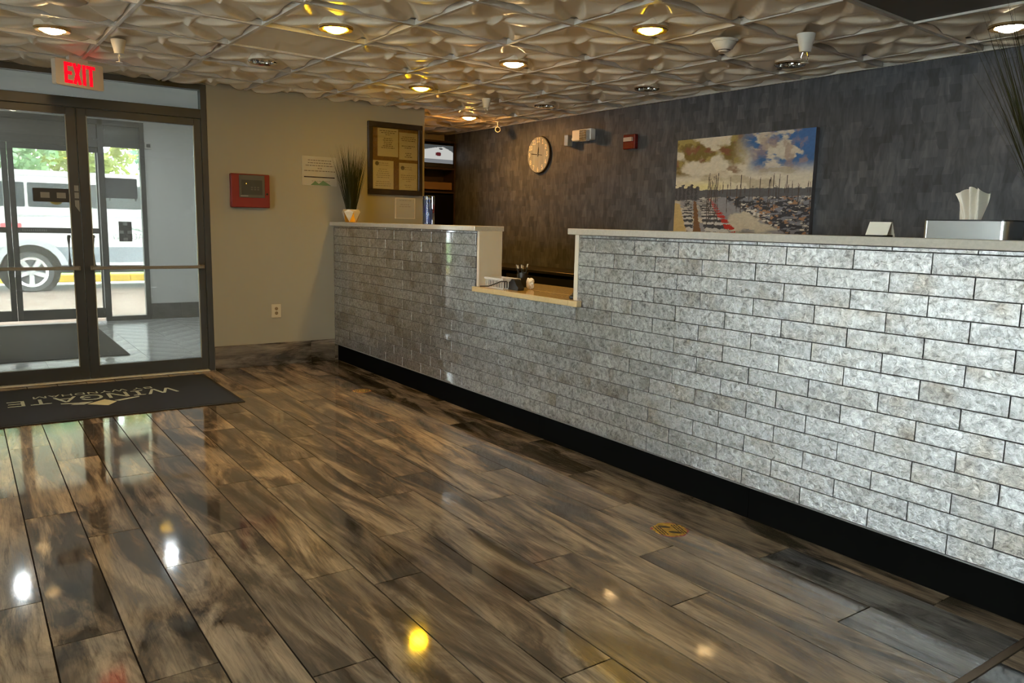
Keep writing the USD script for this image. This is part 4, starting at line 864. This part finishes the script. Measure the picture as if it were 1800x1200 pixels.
K = np.arange(SN * SM).reshape(SN, SM); q = np.stack([K[:-1, :-1], K[1:, :-1], K[1:, 1:], K[:-1, 1:]], -1).reshape(-1, 4)
obj('screen', (np.stack([np.full_like(su, tx + .001), 1.612 + su * .546, 2.060 + sv * .215], -1).reshape(-1, 3), np.vstack([q[:, [0, 1, 2]], q[:, [0, 2, 3]]])), SCREEN, tvn, color=sc_.reshape(-1, 3))

# ------------------------------------------------------------------ small things on the ceiling
def sprinkler(lbl, x, y, s, col=CREAMP):
    t = thing('sprinkler', lbl, 'sprinkler', (x, y, CZ + .004))
    obj('cup', LATHE([(0, -.085 * s), (.027 * s, -.085 * s), (.034 * s, -.05 * s), (.046 * s, -.004), (.046 * s, 0), (0, 0)], 28), col, t, smooth=40)
    obj('frame_arm', MB(TUBE([[.012 * s, 0, -.085 * s], [.020 * s, 0, -.105 * s], [.014 * s, 0, -.128 * s], [0, 0, -.134 * s], [-.014 * s, 0, -.128 * s], [-.020 * s, 0, -.105 * s], [-.012 * s, 0, -.085 * s]], .0035 * s, 8)), CHROME if s > 1.1 else col, t)
    obj('deflector', LATHE([(0, -.140 * s), (.020 * s, -.138 * s), (.020 * s, -.135 * s), (0, -.133 * s)], 20), col, t)
sprinkler('cream sprinkler head on the ceiling near the red exit sign', 1.42, -2.005, 1.0)
sprinkler('white sprinkler head on the ceiling right of the smoke detector', 4.265, 1.07, 1.15, WPLASTIC)
sprinkler('farthest cream sprinkler head on the ceiling, above the bullet camera', 1.08, 1.0, .95)
sm = thing('smoke_detector', 'round white smoke detector on the petal ceiling', 'smoke detector', (3.880, .835, CZ + .002))
obj('base', LATHE([(0, -.014), (.076, -.014), (.080, -.006), (.080, 0), (0, 0)], 36), WPLASTIC, sm, smooth=40)
obj('dome', LATHE([(0, -.066), (.026, -.066), (.034, -.058), (.050, -.050), (.058, -.036), (.072, -.0145), (0, -.0145)], 36), WPLASTIC, sm, smooth=40)
obj('sensor_slot', LATHE([(.0345, -.059), (.038, -.0565), (.0385, -.053), (.034, -.054), (.0345, -.059)], 28), BLACKP, sm)
kc = thing('security_camera', 'small white bullet security camera hanging at the ceiling corner above the clock', 'camera', (-.15, 1.95, CZ + .004))
obj('mount', MB(LATHE([(0, -.012), (.026, -.012), (.028, 0), (0, 0)], 20), CYL(.008, [0, 0, -.012], [0, 0, -.055], 12)), WPLASTIC, kc)
cd_ = V([.80, -.52, -.30]); cd_ /= np.linalg.norm(cd_)
obj('barrel', CYL(.030, V([0, 0, -.075]) - cd_ * .05, V([0, 0, -.075]) + cd_ * .05, 24), WPLASTIC, kc); obj('lens', CYL(.022, V([0, 0, -.075]) + cd_ * .05, V([0, 0, -.075]) + cd_ * .053, 20), BLACKP, kc)
APX, APY = 2.36, -2.40
ap = thing('access_point', 'beige round wireless unit with a painted edge glint on the ceiling at the top left', 'access point', (APX, APY, CZ + .004))
obj('disc', LATHE([(0, -.036), (.085, -.034), (.105, -.022), (.112, -.004), (.112, 0), (0, 0)], 40), plain('ApBeige', (.36, .30, .22), .5), ap, smooth=40)
obj('edge_ring', LATHE([(.108, -.022), (.114, -.020), (.117, -.004), (.112, -.003), (.108, -.022)], 40), WPLASTIC, ap)  # pale ring paints the bright reflection along the rim

# ------------------------------------------------------------------ worn floor decals
def decal(lbl, x, y, r, seed):
    t = thing('floor_decal', lbl, 'floor sticker', (x, y, 0), rz=-20)
    rg = np.random.default_rng(seed); n = 64
    octo = [(r * math.cos(2 * math.pi * (k + .5) / 8), r * math.sin(2 * math.pi * (k + .5) / 8)) for k in range(8)]
    rimp = Polygon(octo); worn = Polygon([((r * (.80 + .15 * rg.random())) * math.cos(2 * math.pi * k / n), (r * (.80 + .15 * rg.random())) * math.sin(2 * math.pi * k / n)) for k in range(n)]).buffer(0)
    bite = [Point(r * math.cos(a), r * math.sin(a)).buffer(r * .34) for a in (2.0, 3.6)]
    red = rimp.difference(worn.buffer(-r * .02)); 
    for b in bite + [Point(-r * .9, -r * .5).buffer(r * .5), Point(r * .2, -r).buffer(r * .4)]: red = red.difference(b)
    yel = worn.intersection(rimp)
    for b in bite[1:]: yel = yel.difference(b.buffer(-r * .2))
    obj('disc', PRISM(yel, .0008), YD, t); obj('red_rim', PRISM(red, .0008), RD, t)
    m = MB()
    for k in (-1, 1):
        foot = affinity.rotate(affinity.scale(Point(0, 0).buffer(1), r * .33, r * .13), 62, origin=(0, 0)); m.add(MOVE(PRISM(affinity.translate(foot, k * r * .40, k * r * .12), .0006), 0, 0, .0008))
    obj('footprint', m, INKD, t)
    m = MB()
    for yy in (-.66, -.50, -.36, .36, .50, .64):
        xx = -r * .55
        while xx < r * .5:
            L = rg.uniform(.10, .34) * r; m.add(MOVE(BX(xx, xx + L, yy * r - r * .036, yy * r + r * .036, 0, .0004), 0, 0, .0008)); xx += L + .04 * r
    obj('print', m, INKD, t, kind='stuff')
YD = plain('DecalYellow', (.50, .30, .035), .45, var=.35, vscale=35); RD = plain('DecalRed', (.30, .045, .045), .5); INKD = plain('DecalInk', (.035, .022, .012), .5)
decal('worn yellow and red distance sticker on the floor before the right counter', 4.785, -.388, .088, 3)
decal('dark worn yellow sticker on the floor near the left end of the counter', 1.425, -.360, .080, 8)

# ------------------------------------------------------------------ outside: drive, canopy, van, trees
gr = struct('ground'); obj('pavers', MB().box(-9.3, VX - .12, -16, 14, -.14, -.012), pav, gr)
obj('driveway', MB().box(-11.0, -9.3, -16, 14, -.14, -.02), CONC, gr)
obj('street_bed', MB().box(-40, -11.2, -30, 30, -.14, .10), GRASS, gr)
obj('apron', MB().box(-9.0, 12, -30, -16, -.14, -.03).box(-3.9, 0 - .2, 0.7, 14, -.14, -.03).box(-3.9, -.2, -16, -3.75, -.14, -.03).box(-.2, 12, -16, FY - .14, -.14, -.03), CONC, gr)
cu = thing('curb', 'yellow painted curb behind the white van', 'curb')
for k in range(14): obj('curb_stone', BX(-11.22, -11.0, -14 + k * 2 + .005, -12 + k * 2 - .005, -.05, .135, b=.02), YELLOWP, cu)
cp = thing('canopy', 'porte cochere canopy roof over the drive outside the doors', 'canopy')
obj('soffit', MB().box(-10.2, VX - .13, -9, 8, 2.98, 3.06), EIFS, cp)
obj('fascia', MB().box(-10.5, -10.2, -9, 8, 2.94, 3.7).box(-10.5, VX - .13, 8, 8.3, 2.94, 3.7).box(-10.5, VX - .13, -9.3, -9, 2.94, 3.7), EIFS, cp)
obj('roof_deck', MB().box(-10.2, VX - .13, -9, 8, 3.4, 3.5), CONC, cp)
for y in (-8.6, 7.6): obj('column', MB().box(-10.45, -10.05, y, y + .4, -.02, 2.97).box(-10.5, -10.0, y - .05, y + .45, -.02, .5), EIFS, cp)
vn = thing('van', 'white shuttle van with dark windows, grey sill and hotel lettering', 'van')
vx, vxb = -8.72, -10.70
rear, fr = -3.15, 2.60
prof = [(rear, .52), (rear + .02, .9), (rear + .06, 1.45), (rear + .16, 1.98), (rear + .32, 2.07), (1.0, 2.07), (1.25, 2.03), (1.95, 1.38), (2.45, 1.22), (2.58, 1.05), (2.60, .60), (2.50, .42), (2.0, .42), (-2.9, .46)]
bodyp = Polygon(prof)
wheels = (-1.915, 1.62); WR = .345; WZ = .335
for w in wheels: bodyp = bodyp.difference(Point(w, WZ).buffer(.47))
def sidewall(poly, x, t): return PUT(PRISM(poly, t), [x - t, 0, 0], Y_, Z_, X_)
obj('body', sidewall(bodyp.buffer(-.02).buffer(.02), vx, vx - vxb), VANW, vn)
def strip(y0, y1, z0, z1, r=.02): return sbox(y0 + r, z0 + r, y1 - r, z1 - r).buffer(r)
for side, xx in ((0, vx), (1, vxb)):
    o = .004 if side == 0 else -.004 - .012
    put = lambda poly, t=.012, extra=0.0: PUT(PRISM(poly, t), [xx + (extra if side == 0 else -t - extra), 0, 0], Y_, Z_, X_)
    obj('side_window', put(strip(-2.85, -1.95, 1.45, 1.86)), VGLASS, vn); obj('side_window', put(strip(-1.90, -.75, 1.45, 1.86)), VGLASS, vn)
    obj('side_window', put(strip(-.70, .42, 1.45, 1.86)), VGLASS, vn); obj('side_window', put(Polygon([(.52, 1.45), (1.72, 1.45), (1.22, 1.90), (.52, 1.90)]).buffer(-.02).buffer(.02)), VGLASS, vn)
    sill = sbox(-3.0, .50, 2.5, .77)
    for w in wheels: sill = sill.difference(Point(w, WZ).buffer(.57))
    obj('sill_panel', put(sill, .02), VANG, vn)
    for w in wheels:
        arch = Point(w, WZ).buffer(.575).difference(Point(w, WZ).buffer(.475)).intersection(sbox(w - 1, .46, w + 1, 2)); obj('wheel_arch', put(arch, .035), VANT, vn)
    obj('rub_strip', put(strip(-2.9, 2.3, 1.285, 1.32, .012), .014), VANT, vn)
    obj('side_marker', put(strip(-2.32, -2.02, 1.10, 1.17, .02), .012, .001), TAIL, vn)
obj('roof_band', MB().box(vxb - .01, vx + .006, rear + .3, 1.0, 1.965, 1.985), VANT, vn)
for w in wheels:
    for xo, s in ((vx - .02, 1), (vxb + .02, -1)):
        wx = lambda m: PUT(m, [xo - s * .20, w, WZ], Y_ * s, Z_, X_ * s)
        wh = UsdGeom.Xform.Define(stage, path_of('wheel', vn)).GetPrim()
        obj('tyre', wx(LATHE([(.245, .02), (.33, .0), (WR, .03), (WR, .17), (.33, .20), (.262, .195), (.255, .15), (.245, .02)], 48)), TYRE, wh, smooth=40)
        m = MB(LATHE([(.215, .175), (.258, .190), (.262, .180), (.245, .150), (.215, .175)], 40), LATHE([(0, .150), (.06, .150), (.055, .180), (0, .186)], 24))
        for k in range(5):
            a = math.pi / 2 + math.pi / 5 + k * 2 * math.pi / 5; m.add(PUT(hullm([[0.03, -.035, .150], [.03, .035, .150], [.235, -.055, .150], [.235, .055, .150], [.03, -.028, .180], [.03, .028, .180], [.235, -.040, .178], [.235, .040, .178]]), [0, 0, 0], V([math.cos(a), math.sin(a), 0]), V([-math.sin(a), math.cos(a), 0]), Z_))
        obj('rim', wx(m.get()), RIM, wh, smooth=30); obj('hub_back', wx(CYL(.24, [0, 0, .05], [0, 0, .10], 32)), plain('HubDark%d' % len(used), (.10, .10, .105), .5), wh)
        obj('lug_nut', MB(*[wx(CYL(.012, [.045 * math.cos(k * 1.2566), .045 * math.sin(k * 1.2566), .18], [.045 * math.cos(k * 1.2566), .045 * math.sin(k * 1.2566), .192], 8)) for k in range(5)]), VANG, wh)
obj('lettering', PUT(text('WINGATE', .115, .002, width=.70), [vx + .001, -.635, .905], Y_, Z_, X_), LOGOG, vn)
obj('lettering', PUT(text('BY WYNDHAM', .050, .002, width=.62), [vx + .001, -.600, .825], Y_, Z_, X_), LOGOS, vn)
obj('emblem', PUT(PRISM([(-.16, 0), (-.02, .09), (.03, .06), (.06, .085), (.18, 0), (.10, .02), (.03, .035), (-.02, .05)], .002), [vx + .001, -.28, 1.035], Y_, Z_, X_), LOGOG, vn)
obj('windscreen', MB(hullm([[vx - .12, 1.30, 2.0], [vxb + .12, 1.30, 2.0], [vx - .06, 1.96, 1.40], [vxb + .06, 1.96, 1.40], [vx - .12, 1.28, 1.98], [vxb + .12, 1.28, 1.98]])), VGLASS, vn)
obj('bumper', MB(BX(vxb + .05, vx - .05, 2.5, 2.68, .40, .66, b=.04), BX(vxb + .05, vx - .05, rear - .10, rear + .05, .42, .62, b=.04)), VANT, vn)
obj('tail_lamp', MB(BX(vx - .14, vx + .004, rear - .01, rear + .05, .95, 1.45, b=.01), BX(vxb - .004, vxb + .14, rear - .01, rear + .05, .95, 1.45, b=.01)), TAIL, vn)
obj('mirror', MB(BX(vx + .02, vx + .22, 1.50, 1.58, 1.40, 1.66, b=.02), BX(vxb - .22, vxb - .02, 1.50, 1.58, 1.40, 1.66, b=.02)), BLACKP, vn)
obj('headlight', MB(BX(vx - .35, vx - .02, 2.50, 2.605, .86, 1.06, b=.03), BX(vxb + .02, vxb + .35, 2.50, 2.605, .86, 1.06, b=.03)), WPLASTIC, vn)
obj('wheel_well', MB(*[CYL(.468, [vx - .26, w, WZ + .02], [vxb + .26, w, WZ + .02], 40) for w in wheels]), BLACKB, vn)
obj('underbody', MB(BX(vxb + .25, vx - .25, rear + .2, fr - .3, .30, .52)), BLACKB, vn)

def tree(lbl, x, y, h, r, seed, leaf, n, trunk_r=.16, lean=(.0, .0), zc=.62):
    t = thing('tree', lbl, 'tree', (x, y, .08)); rg = np.random.default_rng(seed)
    m = MB(); top = V([lean[0], lean[1], h * .62]); sp = [V([0, 0, -.05]), V([lean[0] * .2, lean[1] * .2, h * .2]), V([lean[0] * .6, lean[1] * .6, h * .42]), top]
    m.add(TUBE(sp, [trunk_r, trunk_r * .8, trunk_r * .6, trunk_r * .35], 10))
    for k in range(9):
        b0 = sp[1] + (sp[3] - sp[1]) * rg.uniform(.1, .95); az = rg.uniform(0, 2 * math.pi); L = r * rg.uniform(.5, .95); e = b0 + V([math.cos(az) * L, math.sin(az) * L, L * rg.uniform(.35, .9)])
        m.add(TUBE([b0, b0 * .5 + e * .5 + V([0, 0, .1]), e], [trunk_r * .35, trunk_r * .24, trunk_r * .08], 6))
    obj('trunk', m, BARK, t, smooth=60)
    n = int(n * 1.6); d = rg.normal(size=(n, 3)); d /= np.linalg.norm(d, axis=1)[:, None]; rad = rg.uniform(.25, 1, n) ** .5
    lump = .65 + .6 * meshkit.fbm(d * 2.2 + seed, 3, seed); c = d * (rad * lump)[:, None] * V([r, r, h * .42]) + V([lean[0], lean[1], h * zc])
    keep = meshkit.fbm(c * 1.5 + seed, 2, seed + 3) > .40; c = c[keep]; c[:, 2] = np.maximum(c[:, 2], 2.15 + .4 * np.abs(c[:, 1] % .6))
    a = rg.normal(size=(len(c), 3)); a /= np.linalg.norm(a, axis=1)[:, None]; b = np.cross(a, rg.normal(size=(len(c), 3))); b /= np.linalg.norm(b, axis=1)[:, None]
    s = rg.uniform(.09, .17, len(c))[:, None]; v = np.stack([c - a * s, c - b * s * .45, c + a * s, c + b * s * .45], 1).reshape(-1, 3); k = np.arange(len(c)) * 4
    obj('foliage', trimesh.Trimesh(v, np.vstack([np.c_[k, k + 1, k + 2], np.c_[k, k + 2, k + 3]]), process=False), leaf, t, kind='stuff')
tree('bright green tree with a leaning trunk seen through the left entrance door', -17.0, -1.9, 6.6, 1.95, 2, LEAF, 9000, .17, (-.1, -.7))
tree('bluish green tree with thin stems seen through the right entrance door', -17.2, 2.6, 6.4, 1.9, 5, LEAF2, 9000, .12, (.1, .4))
tree('yellowish tree farther back between the two green trees', -22.0, 0.4, 7.5, 2.2, 7, LEAF3, 7000, .10, (0, .1))
tree('dense green tree far left outside', -17.4, -6.6, 6.5, 2.0, 9, LEAF, 9000, .18, (.0, .1))
tree('tall green tree at the far right outside, behind the van', -17.6, 7.2, 7.0, 2.1, 12, LEAF2, 9000, .18, (0, .1))
tree('dark green tree in the second row, left of the yellowish tree', -22.5, -4.6, 8.0, 2.3, 15, LEAF2, 8000, .18, (0, .1))
for k, (y, lf) in enumerate(((-6.2, LEAF2), (-2.9, LEAF), (0.4, LEAF2), (3.7, LEAF))):
    t = thing('hedge', ['low hedge of bluish leaves far left beyond the curb', 'low green hedge below the leaning tree', 'low bluish hedge below the yellowish tree', 'low green hedge at the right beyond the curb'][k], 'hedge', (-14.9, y, .1)); rg = np.random.default_rng(30 + k)
    n = 3500; c = rg.uniform(-1, 1, (n, 3)) * V([.7, 1.5, .9]) + V([0, 0, 1.0]); a = rg.normal(size=(n, 3)); a /= np.linalg.norm(a, axis=1)[:, None]; b = np.cross(a, rg.normal(size=(n, 3))); b /= np.linalg.norm(b, axis=1)[:, None]
    s = rg.uniform(.06, .11, n)[:, None]; v = np.stack([c - a * s, c - b * s * .5, c + a * s, c + b * s * .5], 1).reshape(-1, 3); kk = np.arange(n) * 4
    obj('foliage', trimesh.Trimesh(v, np.vstack([np.c_[kk, kk + 1, kk + 2], np.c_[kk, kk + 2, kk + 3]]), process=False), lf, t, kind='stuff')
    obj('stems', MB(*[CYL(.02, [0, q_, -.05], [.1, q_ + .1, 1.5], 6) for q_ in (-1, -.3, .4, 1.1)]), BARK, t)
print('tiles', count)
